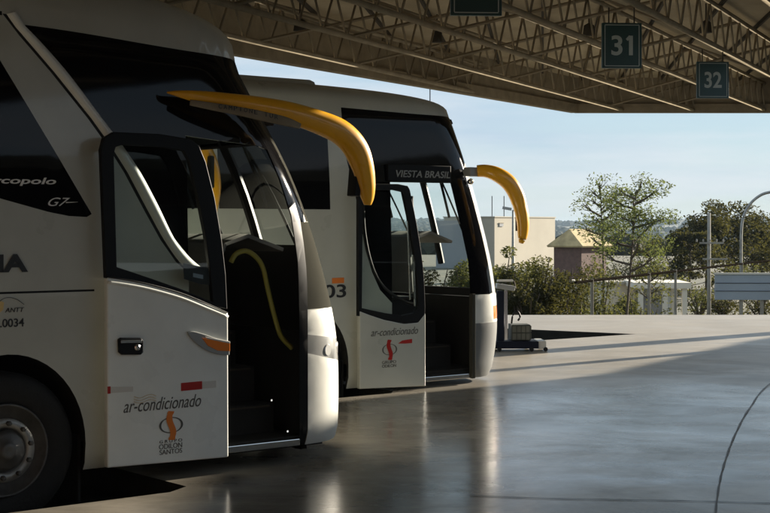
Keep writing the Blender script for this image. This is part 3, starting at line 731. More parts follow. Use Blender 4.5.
# wheels and the dark wheel housings
wheel(r1, 0, .04, 0); wheel(r1, -6.3, .04, 0); wheel(r1, 0, W - .04, 1); wheel(r1, -6.3, W - .04, 1)
def housing(root):
    bm = bmesh.new()
    for x in (0, -6.3):
        n = 14; pr = None
        for i in range(n + 1):
            a = math.pi * i / n; q = [bm.verts.new((x + .58 * math.cos(a), y, .31 + .65 * math.sin(a))) for y in (.04, W - .04)]
            if pr: bm.faces.new((pr[0], pr[1], q[1], q[0]))
            pr = q
    box(bm, (-3.15, W / 2, .2), (5.0, W - .2, .1)); box(bm, (1.62, W / 2, .14), (1.9, W - .16, .05)); box(bm, (2.56, W / 2, .5), (.05, W - .6, .9)); box(bm, (0, W / 2, .31), (.12, W - .3, .12)); box(bm, (-6.3, W / 2, .31), (.12, W - .3, .12))
    link('chassis', bm, M['interior'], root)
    bm = bmesh.new()
    link('mud_flap', plate_bm([(.56, -.1), (.62, -.1), (.62, .35), (.56, .35)], .12), M['rubber'], root)
def plate_bm(pts, yl):
    bm = bmesh.new(); u0, z0 = pts[0]; u1, z1 = pts[2]; box(bm, ((u0 + u1) / 2 - .02, yl + .2, (z0 + z1) / 2), (.02, .4, z1 - z0)); return bm
housing(r1)
# headlight details
def headlight(co, side, root, f0, f1, z0, z1):
    e = empty('headlight', (0, 0, 0)); e.parent = root
    for i in range(3):
        bm = bmesh.new()
        a = co.ac(.84) + f0 + (f1 - f0) * (.2 + .3 * i); p = co.surf(a, (z0 + z1) / 2); q = co.surf(a + .01, (z0 + z1) / 2); t = (q - p).normalized(); nrm = Vector((t.y, -t.x, 0))
        r = (z1 - z0) * .40
        if side: p = Vector((p.x, W - p.y, p.z)); nrm.y = -nrm.y
        mt = Matrix.Translation(p + nrm * .001) @ nrm.to_track_quat('Z', 'Y').to_matrix().to_4x4()
        rr = bmesh.ops.create_cone(bm, cap_ends=True, segments=20, radius1=r, radius2=r * .85, depth=.006, matrix=mt)
        link('reflector', bm, M['lamp_bowl'], e)
headlight(c1, 0, r1, .12, 1.0, .76, .88); headlight(c1, 1, r1, .12, 1.0, .76, .88)

# ---- the opened plug door of coach 1, standing just outside the body
dy = -.13
d1 = empty('passenger_door', (0, 0, 0)); d1.parent = r1
o_out = fit_out(c1, [(106, 278), (101, 150), (104, 138), (114, 132), (160, 134), (190, 139), (199, 145), (206, 162), (215, 198), (222, 240), (226, 275), (227.5, 309)], dy)
o_in = fit_out(c1, [(117, 267), (114, 154), (116, 147), (122, 145), (160, 147), (184, 151), (189, 160), (197, 192), (205, 232), (210, 268), (213, 302), (184, 290), (150, 278)], dy)
frame_plate(o_out, o_in, dy, .04, 'door_frame', M['black_plastic'], d1)
bm = bmesh.new(); f = bm.faces.new([bm.verts.new((u, dy + .015, z)) for u, z in o_in]); link('door_glass', bm, M['glass'], d1)
pan = fit_out(c1, smooth_path([(106.5, 277), (128, 280), (150, 284.5), (180, 293), (205, 303), (228, 313)], 4) + [(228.5, 457), (107, 468)], dy)
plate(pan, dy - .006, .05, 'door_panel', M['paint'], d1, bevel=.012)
# lip under the window
bm = bmesh.new(); tube(bm, [(u, dy - .012, z) for u, z in fit_out(c1, smooth_path([(107, 282), (128, 285), (150, 289.5), (180, 298), (205, 308), (227, 317)], 4), dy)], .012, 6, sy=.5); link('panel_lip', bm, M['paint'], d1, smooth=True)
bm = bmesh.new(); tube(bm, [(u, dy - .008, z) for u, z in fit_out(c1, smooth_path([(108, 277), (128, 280), (150, 284.5), (180, 293), (205, 303), (227, 313)], 4), dy)], .005, 5); link('window_gasket', bm, M['rubber'], d1)
# handle
hx = fit_out(c1, [(116.5, 339), (119, 337.5), (139, 337.5), (141.5, 340), (141.5, 352), (139, 354.5), (120, 354.5), (117, 352)], dy)
plate(hx, dy - .03, .022, 'door_handle', M['black_plastic'], d1, bevel=.006)
a, b = fit_out(c1, [(118, 341.5), (139, 341)], dy); bm = bmesh.new(); bar(bm, (a[0], dy - .036, a[1]), (b[0], dy - .036, b[1]), .012, .02); link('handle_bar', bm, M['chrome'], d1, bevel=.003)
a, = fit_out(c1, [(135, 347)], dy); bm = bmesh.new(); lathe(bm, [(-.034, .022), (-.04, .012)], 16, c=(a[0], dy, a[1])); link('lock', bm, M['chrome'], d1)
# side lamp: grey pod with an orange lens, running off the panel's front edge
pod = smooth_path([(186, 331.5), (192, 331), (203, 334), (215, 338), (228, 341)], 4) + [(228, 355)] + smooth_path([(228, 355), (216, 354), (204, 349.5), (193, 341.5), (186, 333)], 4)[1:-1]
plate(fit_out(c1, pod, dy), dy - .022, .016, 'side_lamp', M['bumper_grey'], d1, bevel=.005)
ol = [(200, 337.5), (212, 339.5), (228, 342.5), (228, 351), (216, 350.5), (206, 345.5)]
plate(fit_out(c1, ol, dy), dy - .027, .008, 'orange_lens', M['orange'], d1, bevel=.003)
ol = [(203, 336.4), (228, 341.4), (228, 343.4), (205, 338.6)]
plate(fit_out(c1, ol, dy), dy - .0285, .004, 'lamp_highlight_bar', M['white_tape'], d1)
# reflective tapes and prints
def tape(co, pts, m, par, name, yl): plate(fit_out(co, pts, yl), yl - .0022, .002, name, M[m], par, bevel=0)
tape(c1, [(181, 383), (202, 381), (202, 389), (181, 391)], 'red', d1, 'red_reflector', dy - .006)
tape(c1, [(202.5, 381.6), (216, 380.5), (216, 387.5), (202.5, 388.6)], 'white_tape', d1, 'pale_reflector', dy - .006)
tape(c1, [(107.5, 386.5), (110.5, 386.3), (110.5, 393.5), (107.5, 393.8)], 'red', d1, 'red_reflector', dy - .006)
tape(c1, [(111, 387), (133, 386.5), (133, 391.5), (111, 393)], 'white_tape', d1, 'pale_reflector', dy - .006)
yo = dy - .006
def txt(co, s, x0, x1, ybase, ytop, yl, m, par, shear=0, bold=0, name='lettering'):
    a = co.pix(x0, ybase, yl); b = co.pix(x1, ybase, yl); c = co.pix(x0, ytop, yl)
    link(name, text_bm(s, a[0], b[0], a[1], c[1] - a[1], off=yl, shear=shear, bold=bold), M[m], par)
txt(c1, 'ar-condicionado', 123.5, 201, 413, 400, yo, 'grey_ink', d1, shear=.35)
for k in range(3):
    bm = bmesh.new(); pts = [(134 + 22 * t / 8, 396.5 + k * 2.6 + 1.6 * math.sin(t * .8) - t * .1, yo) for t in range(9)]
    tube(bm, [c1.P3(*p) + Vector((0, -.002, 0)) for p in pts], .0045, 4, sy=.3, up=(0, 1, 0)); link('wave_mark', bm, M['gold_ink'], d1)
lc = c1.pix(171, 425, yo); lw = c1.pix(183, 425, yo)[0] - c1.pix(159, 425, yo)[0]; logo(c1, yo, lc, lw, d1)
txt(c1, 'G R U P O', 159.5, 182, 443.5, 440.5, yo, 'grey_ink', d1)
txt(c1, 'ODILON', 159, 182, 449.5, 444.5, yo, 'grey_ink', d1); txt(c1, 'SANTOS', 159.5, 182, 455, 450.2, yo, 'grey_ink', d1)
# sticker inside the door glass
pl = fit_out(c1, [(183, 263), (208, 268), (210, 285), (200, 284), (184, 279)], dy + .02); plate(pl, dy + .018, .002, 'door_sticker', M['ink'], d1, bevel=0)
tape(c1, [(193, 273), (203, 275), (203, 279), (193, 277)], 'blue_panel', d1, 'sticker_print', dy + .018)
# lettering on the body
yb = -.002
txt(c1, 'marcopolo', -32, 56, 185, 176, .012, 'white_ink', r1, shear=.2, bold=.02)
txt(c1, 'G7', 48, 70, 206, 197.5, .012, 'white_ink', r1, shear=.5)
a = c1.P3(66, 202.5, .008); b = c1.P3(78, 202, .008); bm = bmesh.new(); tube(bm, [a, b], [.004, .001], 5); link('badge_stroke', bm, M['white_ink'], r1)
txt(c1, 'SANTANA', -132, 28, 275.5, 256, yb, 'ink', r1, bold=.04)
txt(c1, 'ANTT', 5, 24, 312.5, 308, yb, 'ink', r1, shear=.2); txt(c1, '12.0034', -9.5, 24, 328, 319.5, yb, 'ink', r1, bold=.01)
pts = smooth_path([(-6, 314), (-3, 305), (2, 299.5), (9, 297.5), (17, 299.5), (24, 304.5)], 4); bm = bmesh.new(); tube(bm, [c1.P3(x, y, yb) for x, y in pts], .005, 4, sy=.3, up=(0, 1, 0)); link('arc_mark', bm, M['ink'], r1)
tape(c1, [(-6, 312), (-3, 304), (1, 301), (4, 302.5), (3, 310), (-1, 313)], 'gold_ink', r1, 'agency_mark', yb)
# right-hand mirror arm: from the tip on the side glass forward and down over the nose
ma = [(167, 92.5, .0, .8), (180, 94, -.06, 3.6), (205, 98, -.09, 7), (232, 102, -.16, 8.5), (262, 107, -.22, 10), (290, 113, -.27, 11), (318, 122, -.30, 12), (340, 132, -.32, 13), (354, 146, -.33, 13.5), (362, 164, -.34, 12.5), (366, 183, -.34, 10.5), (367.5, 197, -.34, 7.5), (367.5, 205, -.34, 4)]
mir = empty('side_mirror', (0, 0, 0)); mir.parent = r1
o, P, Rr = arm(c1, ma, mir, sy=.75)
# underside grey insert with lettering along the arm
ins = [(190, 102.5, -.05, 3), (215, 107, -.12, 4), (240, 111.5, -.18, 4.5), (262, 116, -.22, 5), (285, 121, -.26, 5), (300, 126, -.28, 3)]
arm(c1, [(x, y, l - .035, r) for x, y, l, r in ins], mir, 'arm_insert', .5, 'steel')
def arm_text(co, s, p0, p1, hh, par):
    n = len(s)
    for i, ch in enumerate(s):
        if ch == ' ': continue
        f = i / (n - 1); px = p0[0] + (p1[0] - p0[0]) * f; py = p0[1] + (p1[1] - p0[1]) * f + 1.2 * math.sin(f * math.pi) * -1; yl = -.14 - .15 * f
        a = co.pix(px - (.2 if ch == 'I' else 1.4), py, yl); b = co.pix(px + (.6 if ch == 'I' else 1.8), py, yl); c = co.pix(px, py - hh, yl)
        link('lettering', text_bm(ch, a[0], b[0], a[1], c[1] - a[1], off=yl - .05), M['ink'], par)
arm_text(c1, 'CAMPIONE TUR', (216, 109), (272, 119.5), 4.2, mir)
bm = bmesh.new(); p = c1.P3(357, 176, -.30); vs = []
box(bm, (p.x - .02, -.30, p.z - .02), (.05, .10, .26), ry=.1); link('mirror_glass', bm, M['black_plastic'], mir, bevel=.006)
# the left-hand mirror, seen through the windscreen
mirL = empty('side_mirror', (0, 0, 0)); mirL.parent = r1
bm = bmesh.new(); pl_ = smooth_path([(2.2, W - .02, 2.62, .03), (2.6, W + .15, 2.66, .07), (3.0, W + .28, 2.62, .09), (3.28, W + .33, 2.42, .1), (3.37, W + .33, 2.15, .09), (3.37, W + .33, 1.92, .06), (3.37, W + .33, 1.78, .03)], 5)
tube(bm, [p[:3] for p in pl_], [p[3] for p in pl_], 12, sy=.75); link('mirror_arm', bm, M['yellow'], mirL, smooth=True)
bm = bmesh.new(); box(bm, (3.30, W + .30, 2.25), (.05, .18, .30)); link('mirror_housing', bm, M['black_plastic'], mirL, bevel=.015)

# ================= second coach
SIL2 = [(489, 378), (495, 355), (497.3, 332), (497.5, 305), (495.5, 290), (491.5, 262), (486, 236), (479.5, 208), (473, 180), (468, 162), (462, 141), (457, 122), (453, 110)]
c2 = Coach(B2, 'coach', 'second coach parked behind, with a black doorway, fleet number 03 and a drooping yellow mirror', .06, 3.02, .66, 2.7, SIL2, rise=.24, droop=.03)
r2 = c2.root
def P2(*pts): return [c2.tp(*p) for p in pts]
open2 = P2((392, 182), (420, 182.5), (453, 183), (462, 225), (469, 262), (471.5, 300), (472, 378), (472, 384), (392, 388)); open2[-1] = (open2[-1][0], c2.zb + .001); open2[-2] = (open2[-2][0], c2.zb + .001)
Z2 = c2.zc - .03
gl2 = P2((347, 107), (347, 140), (350, 162), (356, 190), (361, 220), (366, 250), (372, 272), (380, 290), (392, 303), (409, 312), (416, 316), (474, 300)) 
gl2 = gl2 + [(c2.ac(t) + (.27 if t < 2.42 else .52), t) for t in [1.0 + (Z2 - 1.0) * i / 24 for i in range(25)]] + [(gl2[0][0], Z2)]
trim2 = [c2.tp(x, y) for x, y in smooth_path([(361, 220), (364, 250), (370, 274), (378, 292), (390, 306), (410, 316)], 3)] + [c2.tp(x, y) for x, y in smooth_path([(361, 220), (364, 250), (370, 274), (378, 292), (390, 306), (410, 316)], 3)[::-1]]
wA = P2((331.5, 124), (331.5, 209.5)); wz1, wz0 = wA[0][1], wA[1][1]
win2 = [(wA[0][0], wz1), (wA[1][0], wz0), (wA[1][0] - 1.35, wz0), (wA[1][0] - 1.35, wz1)]
win2b = [[(x - 1.45 * k, z) for x, z in win2] for k in range(1, 5)]
ws2 = c2.edge(.52, c2.AL + .2, 1.02, 2.42, 12); ws2u = c2.edge(.52, c2.AL + .2, 2.44, Z2 + .02, 12)
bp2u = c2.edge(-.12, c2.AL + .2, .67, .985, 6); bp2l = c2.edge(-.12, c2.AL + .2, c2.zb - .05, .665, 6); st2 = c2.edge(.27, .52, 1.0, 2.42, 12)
hl2 = c2.edge(.56, .95, .74, .95, 4); ind2 = c2.edge(.26, .54, .70, .85, 4)
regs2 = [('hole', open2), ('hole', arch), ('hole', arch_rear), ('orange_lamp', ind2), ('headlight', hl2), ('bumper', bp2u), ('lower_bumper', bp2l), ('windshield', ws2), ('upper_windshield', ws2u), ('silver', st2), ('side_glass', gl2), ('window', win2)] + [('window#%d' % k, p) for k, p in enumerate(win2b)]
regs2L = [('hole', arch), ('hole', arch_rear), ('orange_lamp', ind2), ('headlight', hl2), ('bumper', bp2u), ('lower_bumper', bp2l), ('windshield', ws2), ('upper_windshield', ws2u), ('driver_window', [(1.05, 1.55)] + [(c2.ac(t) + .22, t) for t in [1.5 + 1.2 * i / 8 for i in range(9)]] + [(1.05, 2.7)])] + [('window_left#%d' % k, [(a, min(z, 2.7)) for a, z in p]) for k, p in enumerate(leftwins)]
mm2 = dict(mm); mm2['lower_bumper'] = ('lower_bumper', [M['bumper_shaded'], M['interior']], .03); mm2['silver'] = ('corner_strip', M['glint_strip'], .01); mm2['orange_lamp'] = ('indicator_lamp', M['orange'], .01)
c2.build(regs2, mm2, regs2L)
# roof unit (air conditioning) on coach 2
bm = bmesh.new(); box(bm, (-2.3, W / 2, 3.21), (5.4, 1.9, .14)); link('roof_unit', bm, M['paint_shaded'], r2, bevel=.06)
bm = bmesh.new(); p = c2.P3(430, 96, .9); tube(bm, [(p.x, .9, 3.1), (p.x, .9, 3.34)], .006, 5); link('antenna', bm, M['black_plastic'], r2)
v0 = open2[0][0]; v1 = c2.pix(471, 380)[0]
doorway(c2, v0, v1, c2.zb, 2.5, r2); sill(c2, ((v0 - .05, c2.zb + .03), (v1, c2.zb + .03)), .03, r2)
cockpit(c2, 2.72, r2)
wiper(c2, .75, 1.0, 1.45, 2.3, r2); wiper(c2, 1.75, 2.0, 1.45, 2.3, r2)
bm = bmesh.new(); tube(bm, [(c2.ac(z) + c2.ru - .02, W / 2, z) for z in (1.3, 1.6, 1.8, 2.0, 2.2, 2.42)], .04, 6); link('windshield_divider', bm, M['black_plastic'], r2)
bm = bmesh.new(); bar(bm, (v1 + .02, .0, c2.zb), (v1 + .02, .0, 1.0), .05, .06); link('door_seal', bm, M['strip'], r2, bevel=.01)
for x in (0, -6.3): wheel(r2, x, .04, 0); wheel(r2, x, W - .04, 1)
housing(r2)
headlight(c2, 0, r2, .56, .95, .74, .95); headlight(c2, 1, r2, .56, .95, .74, .95)
# destination strip above the door
p0, p1 = c2.pix(389, 181, -.01), c2.pix(452, 166, -.01)
bm = bmesh.new(); box(bm, ((p0[0] + p1[0]) / 2, .03, (p0[1] + p1[1]) / 2), (p1[0] - p0[0], .05, p1[1] - p0[1])); link('name_strip', bm, M['black_plastic'], r2, bevel=.008)
txt(c2, 'VIESTA BRASIL', 396, 450, 177, 170, .003, 'bumper_grey', r2, shear=.2, bold=.01)
# door of coach 2
d2 = empty('passenger_door', (0, 0, 0)); d2.parent = r2; dz = -.11
out2 = fit_out(c2, smooth_path([(358.5, 316), (358.5, 200), (359.5, 190), (364, 184)], 3) + [(398, 184), (408, 186)] + smooth_path([(410, 190), (417, 225), (423, 265), (425, 300), (424.5, 316), (420, 322), (405, 323), (385, 320)], 3), dz)
in2 = fit_out(c2, [(362, 308), (363, 198), (366, 191), (394, 190), (403, 192), (408, 215), (414, 250), (418, 285), (418.5, 306), (414, 313), (402, 315.5), (385, 313)], dz)
frame_plate(out2, in2, dz, .04, 'door_frame', M['black_plastic'], d2)
bm = bmesh.new(); bm.faces.new([bm.verts.new((u, dz + .015, z)) for u, z in in2]); link('door_glass', bm, M['glass'], d2)
plate(fit_out(c2, [(359.5, 311), (370, 315), (385, 320), (405, 324), (418, 322.5), (425.5, 313), (425.5, 386), (359.5, 389)], dz), dz - .004, .05, 'door_panel', M['paint_shaded'], d2, bevel=.01)
bm = bmesh.new(); a = c2.P3(412, 196, dz + .03); b = c2.P3(415, 306, dz + .03); tube(bm, [a, b], .014, 8); a = c2.P3(407, 190, dz + .03); b = c2.P3(410, 300, dz + .03); tube(bm, [a, b], .01, 8); link('door_rod', bm, M['chrome'], d2)
yo = dz - .004
txt(c2, 'ar-condicionado', 371, 418, 336.5, 329, yo, 'grey_ink', d2, shear=.35)
lc = c2.pix(389.5, 349.5, yo); lw = c2.pix(397, 349, yo)[0] - c2.pix(382, 349, yo)[0]; logo(c2, yo, lc, lw, d2, orange='red')
txt(c2, 'GRUPO', 382, 396, 364, 361, yo, 'grey_ink', d2); txt(c2, 'ODILON', 382, 396, 367.8, 364.8, yo, 'grey_ink', d2)
for q in ([(398, 343.5), (402, 340.5), (412, 338.8), (412, 343), (405, 343.6)], ): tape(c2, q, 'red', d2, 'red_reflector', yo)
txt(c2, '1003', 303, 346, 299, 285.5, -.004, 'ink', r2, bold=.015, name='fleet_number')
tape(c2, [(332, 278), (344, 277.5), (344, 283), (332, 283.5)], 'orange_ink', r2, 'route_mark', -.002)
# body trim curve seen through the door glass of coach 2
bm = bmesh.new(); tube(bm, [c2.P3(x, y, .02) + Vector((0, -.02, 0)) for x, y in smooth_path([(362, 205), (363, 230), (368, 257), (376, 278), (388, 292), (405, 302), (420, 305)], 4)], .018, 6); link('window_gasket', bm, M['rubber'], r2, smooth=True)
# mirror of coach 2
mir = empty('side_mirror', (0, 0, 0)); mir.parent = r2
arm(c2, [(477, 171, -.06, 6), (486, 171, -.12, 6.5), (497, 174.5, -.2, 7.5), (508, 182, -.26, 8), (516, 194, -.3, 8), (521, 210, -.32, 7.6), (523, 224, -.33, 6.8), (522.5, 236, -.33, 5.4), (521, 243, -.33, 2.5)], mir, sy=.8)
bm = bmesh.new(); p = c2.P3(471, 172, .0); box(bm, (p.x, -.02, p.z), (.16, .12, .10)); tube(bm, [(p.x - .05, .1, p.z), (p.x + .14, -.06, p.z)], .03, 8); link('mirror_bracket', bm, M['bumper_grey'], mir, bevel=.01)
bm = bmesh.new(); q = c2.P3(470.5, 181.5, .03); bmesh.ops.create_uvsphere(bm, u_segments=20, v_segments=12, radius=.036, matrix=Matrix.Translation(q)); link('added_glint_ball', bm, M['glint_ball'], mir, smooth=True)  # added steel ball that catches the sun as a glint, no real bracket part
p = c2.P3(519, 222, -.3); bm = bmesh.new(); box(bm, (p.x, -.30, p.z), (.04, .08, .2)); link('mirror_glass', bm, M['black_plastic'], mir, bevel=.006)
mirL = empty('side_mirror', (0, 0, 0)); mirL.parent = r2
bm = bmesh.new(); tube(bm, [(2.3, W + .1, 2.4), (2.65, W + .2, 2.4), (2.9, W + .3, 2.3), (3.0, W + .33, 2.05), (2.98, W + .33, 1.85)], [.04, .07, .08, .08, .03], 12); link('mirror_arm', bm, M['yellow'], mirL, smooth=True)

# ================= luggage scale with a crate on it
def scale_obj():
    Y = FPX * EYE / (350 - HY); x0 = (536 - CX) / FPX * Y
    r = empty('luggage_scale', (x0, Y, 0), R(3), 'dark blue wheeled platform scale with a tall post, beside the second coach', 'scale')
    bm = bmesh.new(); box(bm, (-.36, 0, .09), (.72, .5, .10)); link('weighing_platform', bm, M['navy'], r, bevel=.01)
    bm = bmesh.new(); box(bm, (.055, 0, .09), (.11, .46, .11)); link('white_end_box', bm, M['white_tape'], r, bevel=.01)
    bm = bmesh.new()
    link('post', (box(bm, (-.52, -.1, .48), (.1, .12, .72)), bm)[1], M['navy'], r, bevel=.01)
    bm = bmesh.new(); box(bm, (-.44, -.1, .5), (.04, .05, .7)); link('post_rail', bm, M['chrome'], r)
    bm = bmesh.new(); box(bm, (-.45, -.1, .89), (.26, .16, .07), ry=.15); link('display_head', bm, M['bumper_grey'], r, bevel=.01)
    bm = bmesh.new(); box(bm, (-.45, -.1, .98), (.22, .1, .025)); link('display_visor', bm, M['white_tape'], r)
    for x, y in ((-.1, -.24), (.1, -.22), (-.55, -.24), (-.1, .24), (.1, .22), (-.55, .24)):
        bm = bmesh.new(); lathe(bm, [(-.02, .03), (.02, .03)], 16, c=(x, y, .03)); link('wheel', bm, M['rubber'], r)
    bm = bmesh.new(); tube(bm, [Vector(p) for p in smooth_path([(-.36, -.1, .38), (-.34, -.1, .5), (-.28, -.1, .55), (-.24, -.1, .48), (-.27, -.1, .42)], 5)], .014, 8); link('hook', bm, M['black_plastic'], r)
    c = empty('crate', (x0 - .235, Y - .0, .147), R(3), 'grey-green slatted crate standing on the platform of the luggage scale', 'crate')
    bm = bmesh.new(); box(bm, (0, 0, .11), (.27, .36, .22)); link('crate_body', bm, M['crate'], c, bevel=.01)
    bm = bmesh.new()
    for i in range(4):
        for j in range(2): box(bm, (-.095 + .063 * i, -.185, .055 + .105 * j), (.052, .012, .085))
    for i in range(5):
        for j in range(2): box(bm, (.14, -.14 + .07 * i, .055 + .105 * j), (.012, .055, .085))
    link('slats', bm, M['crate_slat'], c)
scale_obj()
# ================= outside world
def ter(x, y):
    p = Vector((x, y)); f0 = Vector((4.24, 31)); e = u24(25); q = max((p - f0).dot(Vector((-e.y, e.x))) , (y - 29.6) if x < 4 else 0)
    d = y - 29.5
    if x > 61 or x < -37: d = max(d, min(abs(x) - 36, 60))
    if d <= 0: return ROAD - .03
    z = -.5 * min(1, d / .6) - 2.1 * max(0, min(1, (d - 4) / 9))
    r = math.hypot(x, y)
    if r > 220: z -= 26 * max(0, min(1, (r - 220) / 500))
    hill = [(900, 0), (1400, 6), (2200, 16), (3200, 32), (4500, 40), (6000, 36), (9000, 0)]
    if r > 900:
        an = math.atan2(x, y); z += interp(hill, r) * (1 + .10 * math.sin(an * 23 + r * .0004) + .05 * math.sin(an * 61 + r * .001))
    return z
bm = bmesh.new(); ys = [-60, -20, 10, 25, 29.45, 29.7, 30.2, 31, 32, 33.5, 35, 37, 39, 42, 45, 50, 60, 75, 95, 120, 160, 220, 300, 400, 520, 650, 800, 1000, 1250, 1500, 1800, 2200, 2600, 3000, 3500, 4000, 4600, 5300, 6200, 7500, 9000]
xs = lambda y: [-1.4 * max(y, 60) + 2.8 * max(y, 60) * i / 70 for i in range(71)]
rows = [[bm.verts.new((x, y, ter(x, y) - (.35 if y <= 29.45 else 0))) for x in xs(y)] for y in ys]
for a, b in zip(rows, rows[1:]):
    for i in range(70): bm.faces.new((a[i], a[i + 1], b[i + 1], b[i]))
M['ground'] = mat('dry_ground_and_scrub', (.13, .115, .075), .95, col2=(.04, .05, .028), vscale=.35)
g = M['ground']; 
tag(link('ground', bm, M['ground'], smooth=True), kind='structure')

def leafcloud(bm, blobs, n, size, r):
    """many leaf-sized faces spread through ellipsoid volumes [(centre, radii, weight)]"""
    tot = sum(b[2] for b in blobs)
    for c, rad, wt in blobs:
        for _ in range(int(n * wt / tot)):
            while True:
                p = Vector((r.uniform(-1, 1), r.uniform(-1, 1), r.uniform(-1, 1)))
                if .25 < p.length < 1: break
            q = Vector(c) + Vector((p.x * rad[0], p.y * rad[1], p.z * rad[2])); s = size * r.uniform(.6, 1.4)
            u = Vector((r.gauss(0, 1), r.gauss(0, 1), r.gauss(0, .7))).normalized(); v = u.cross(Vector((r.gauss(0, 1), r.gauss(0, 1), r.gauss(0, 1)))).normalized()
            vs = [bm.verts.new(q + u * s * a + v * s * b) for a, b in ((-1, 0), (-.2, -.42), (1, 0), (-.2, .42))]; bm.faces.new(vs)
def shrub(x, y, h, wd, m, label, seed, n=1500, leaf=.06, name='shrub', group='shrubs beyond the yard'):
    z = ter(x, y); r = random.Random(seed); e = empty(name, (x, y, z), 0, label, 'shrub' if name == 'shrub' else 'tree', group)
    bm = bmesh.new(); tips = []
    for k in range(9):
        a = r.uniform(0, 6.28); q = Vector((math.cos(a) * wd * r.uniform(.1, .42), math.sin(a) * wd * r.uniform(.1, .42), h * r.uniform(.55, .92)))
        tube(bm, [(0, 0, -.1), q * .5 + Vector((r.gauss(0, .06), r.gauss(0, .06), .1)), q], [.045, .03, .012], 5); tips.append(q)
    link('stems', bm, M['bark'], e)
    bl = []
    for q in tips:
        for _ in range(3):
            s = wd * r.uniform(.10, .21); bl.append((q * r.uniform(.35, 1.05) + Vector((r.gauss(0, wd * .09), r.gauss(0, wd * .09), r.gauss(0, .12))), (s, s, s * .8), s))
    bm = bmesh.new(); leafcloud(bm, bl, n, leaf, r); link('foliage', bm, M[m], e); return e
def tree(x, y, h, m, label, seed, spread=.35, n=2600, leaf=.07, lean=0, crown0=.45, group='trees beyond the yard', flat=1.0, blob=.16, base_z=None, tw=.018):
    z = ter(x, y) if base_z is None else base_z; r = random.Random(seed); e = empty('broadleaf_tree', (x, y, z), 0, label, 'tree', group)
    bm = bmesh.new(); bl = []; top = Vector((lean, 0, h * .9))
    trunk = [Vector((0, 0, -.1)), Vector((lean * .25 + r.gauss(0, .04), 0, h * .3)), Vector((lean * .6, r.gauss(0, .08), h * .6)), top]
    tube(bm, trunk, [h * tw, h * tw * .8, h * tw * .55, h * .002], 7)
    for k in range(16):
        f = crown0 + (1 - crown0) * (k / 16); p = trunk[1].lerp(trunk[2], min(1, (f - .3) / .3)) if f < .6 else trunk[2].lerp(top, (f - .6) / .4)
        a = k * 2.4 + r.uniform(-.4, .4); ln = h * spread * r.uniform(.55, 1) * (1.15 - .55 * f)
        q = p + Vector((math.cos(a) * ln, math.sin(a) * ln, ln * r.uniform(.25, .8) * flat)); mid = p.lerp(q, .5) + Vector((0, 0, -ln * .06))
        tube(bm, [p, mid, q], [h * .007, h * .005, h * .002], 5)
        for j in range(3):
            o = q + Vector((r.gauss(0, ln * .22), r.gauss(0, ln * .22), r.gauss(0, ln * .15))); tube(bm, [mid, o], [h * .003, h * .001], 4)
            s = h * blob * r.uniform(.45, .85); bl.append((o, (s, s, s * .6), s))
    link('trunk', bm, M['bark'], e)
    bm = bmesh.new(); leafcloud(bm, bl, n, leaf, r); link('crown', bm, M[m], e); return e
def at(px, Y): return (px - CX) / FPX * Y
# slender feathery trees
tree(at(626, 44), 44, 6.0, 'leaf2', 'slender feathery green tree rising above the fence left of the white shelter', 11, spread=.23, n=5200, leaf=.045, crown0=.5, lean=.3, blob=.10, tw=.009)
tree(at(607, 46), 46, 6.0, 'leaf2', 'thinner feathery tree close to the left of the slender one', 12, spread=.15, n=1900, leaf=.045, crown0=.6, lean=-.2, tw=.008, blob=.10)
tree(at(648, 47), 47, 4.2, 'leaf', 'small loose olive tree right of the slender feathery tree', 15, spread=.16, n=1500, leaf=.045, tw=.009, crown0=.45, lean=.1, blob=.12)
# dark trees on the right
for px, Y, h, sd, lb in ((706, 95, 5.2, 21, 'dark bushy tree left of the concrete pole, beyond the blue board'), (728, 98, 5.6, 22, 'tallest dark bushy tree between the concrete pole and the curved lamp'), (752, 100, 4.9, 23, 'dark rounded tree behind the curved street lamp'), (690, 90, 3.9, 24, 'low purple-dark tree left of the dark bushy trees'), (775, 105, 4.3, 25, 'dark tree at the right edge of the photo')):
    tree(at(px, Y), Y, h, 'leaf3', lb, sd, spread=.38, n=4200, leaf=.12, crown0=.18, group='dark trees beyond the board', blob=.22)
# shrubs along the yard edge
sh = [(500, 38, 2.9, 2.0, 'leaf', 'olive shrub beside the nose of the second coach'), (517, 40, 2.9, 2.0, 'leaf', 'olive shrub under the tip of the yellow mirror'), (538, 38, 2.7, 2.0, 'leaf3', 'dark open shrub in front of the beige building'),
      (557, 39, 3.0, 2.2, 'leaf3', 'dark dense shrub under the straw-coloured roof'), (575, 41, 3.2, 2.1, 'leaf', 'olive shrub left of the first fence post'), (596, 42, 3.1, 2.0, 'leaf', 'tall olive shrub behind the first fence post'),
      (640, 46, 2.9, 1.7, 'leaf', 'thin olive shrub right of the slender tree'), (527, 37, 2.0, 1.6, 'leaf3', 'low dark shrub right above the luggage scale'),
      (470, 38, 2.8, 2.1, 'leaf', 'olive shrub hidden behind the front of the second coach'), (430, 39, 2.9, 2.2, 'leaf3', 'dark shrub farther behind the second coach'), (380, 40, 2.7, 2.2, 'leaf', 'olive shrub behind the middle of the second coach'), (320, 40, 2.9, 2.2, 'leaf3', 'dark shrub far behind the rear of the second coach')]
for i, (px, Y, h, wd, m, lb) in enumerate(sh): shrub(at(px, Y), Y, h, wd, m, lb, 40 + i, n=5600 if px != 640 else 1800, leaf=.045)
for i, (px, Y, h) in enumerate(((735, 42, 1.9), (755, 44, 1.9), (775, 44, 2.0), (700, 52, 1.6))):
    shrub(at(px, Y), Y, h, 1.3, 'leaf3', ['low dark bush under the left end of the blue board', 'low dark bush under the middle of the blue board', 'low dark bush under the right end of the blue board', 'low bush left of the concrete pole foot'][i], 70 + i, n=700, leaf=.06)
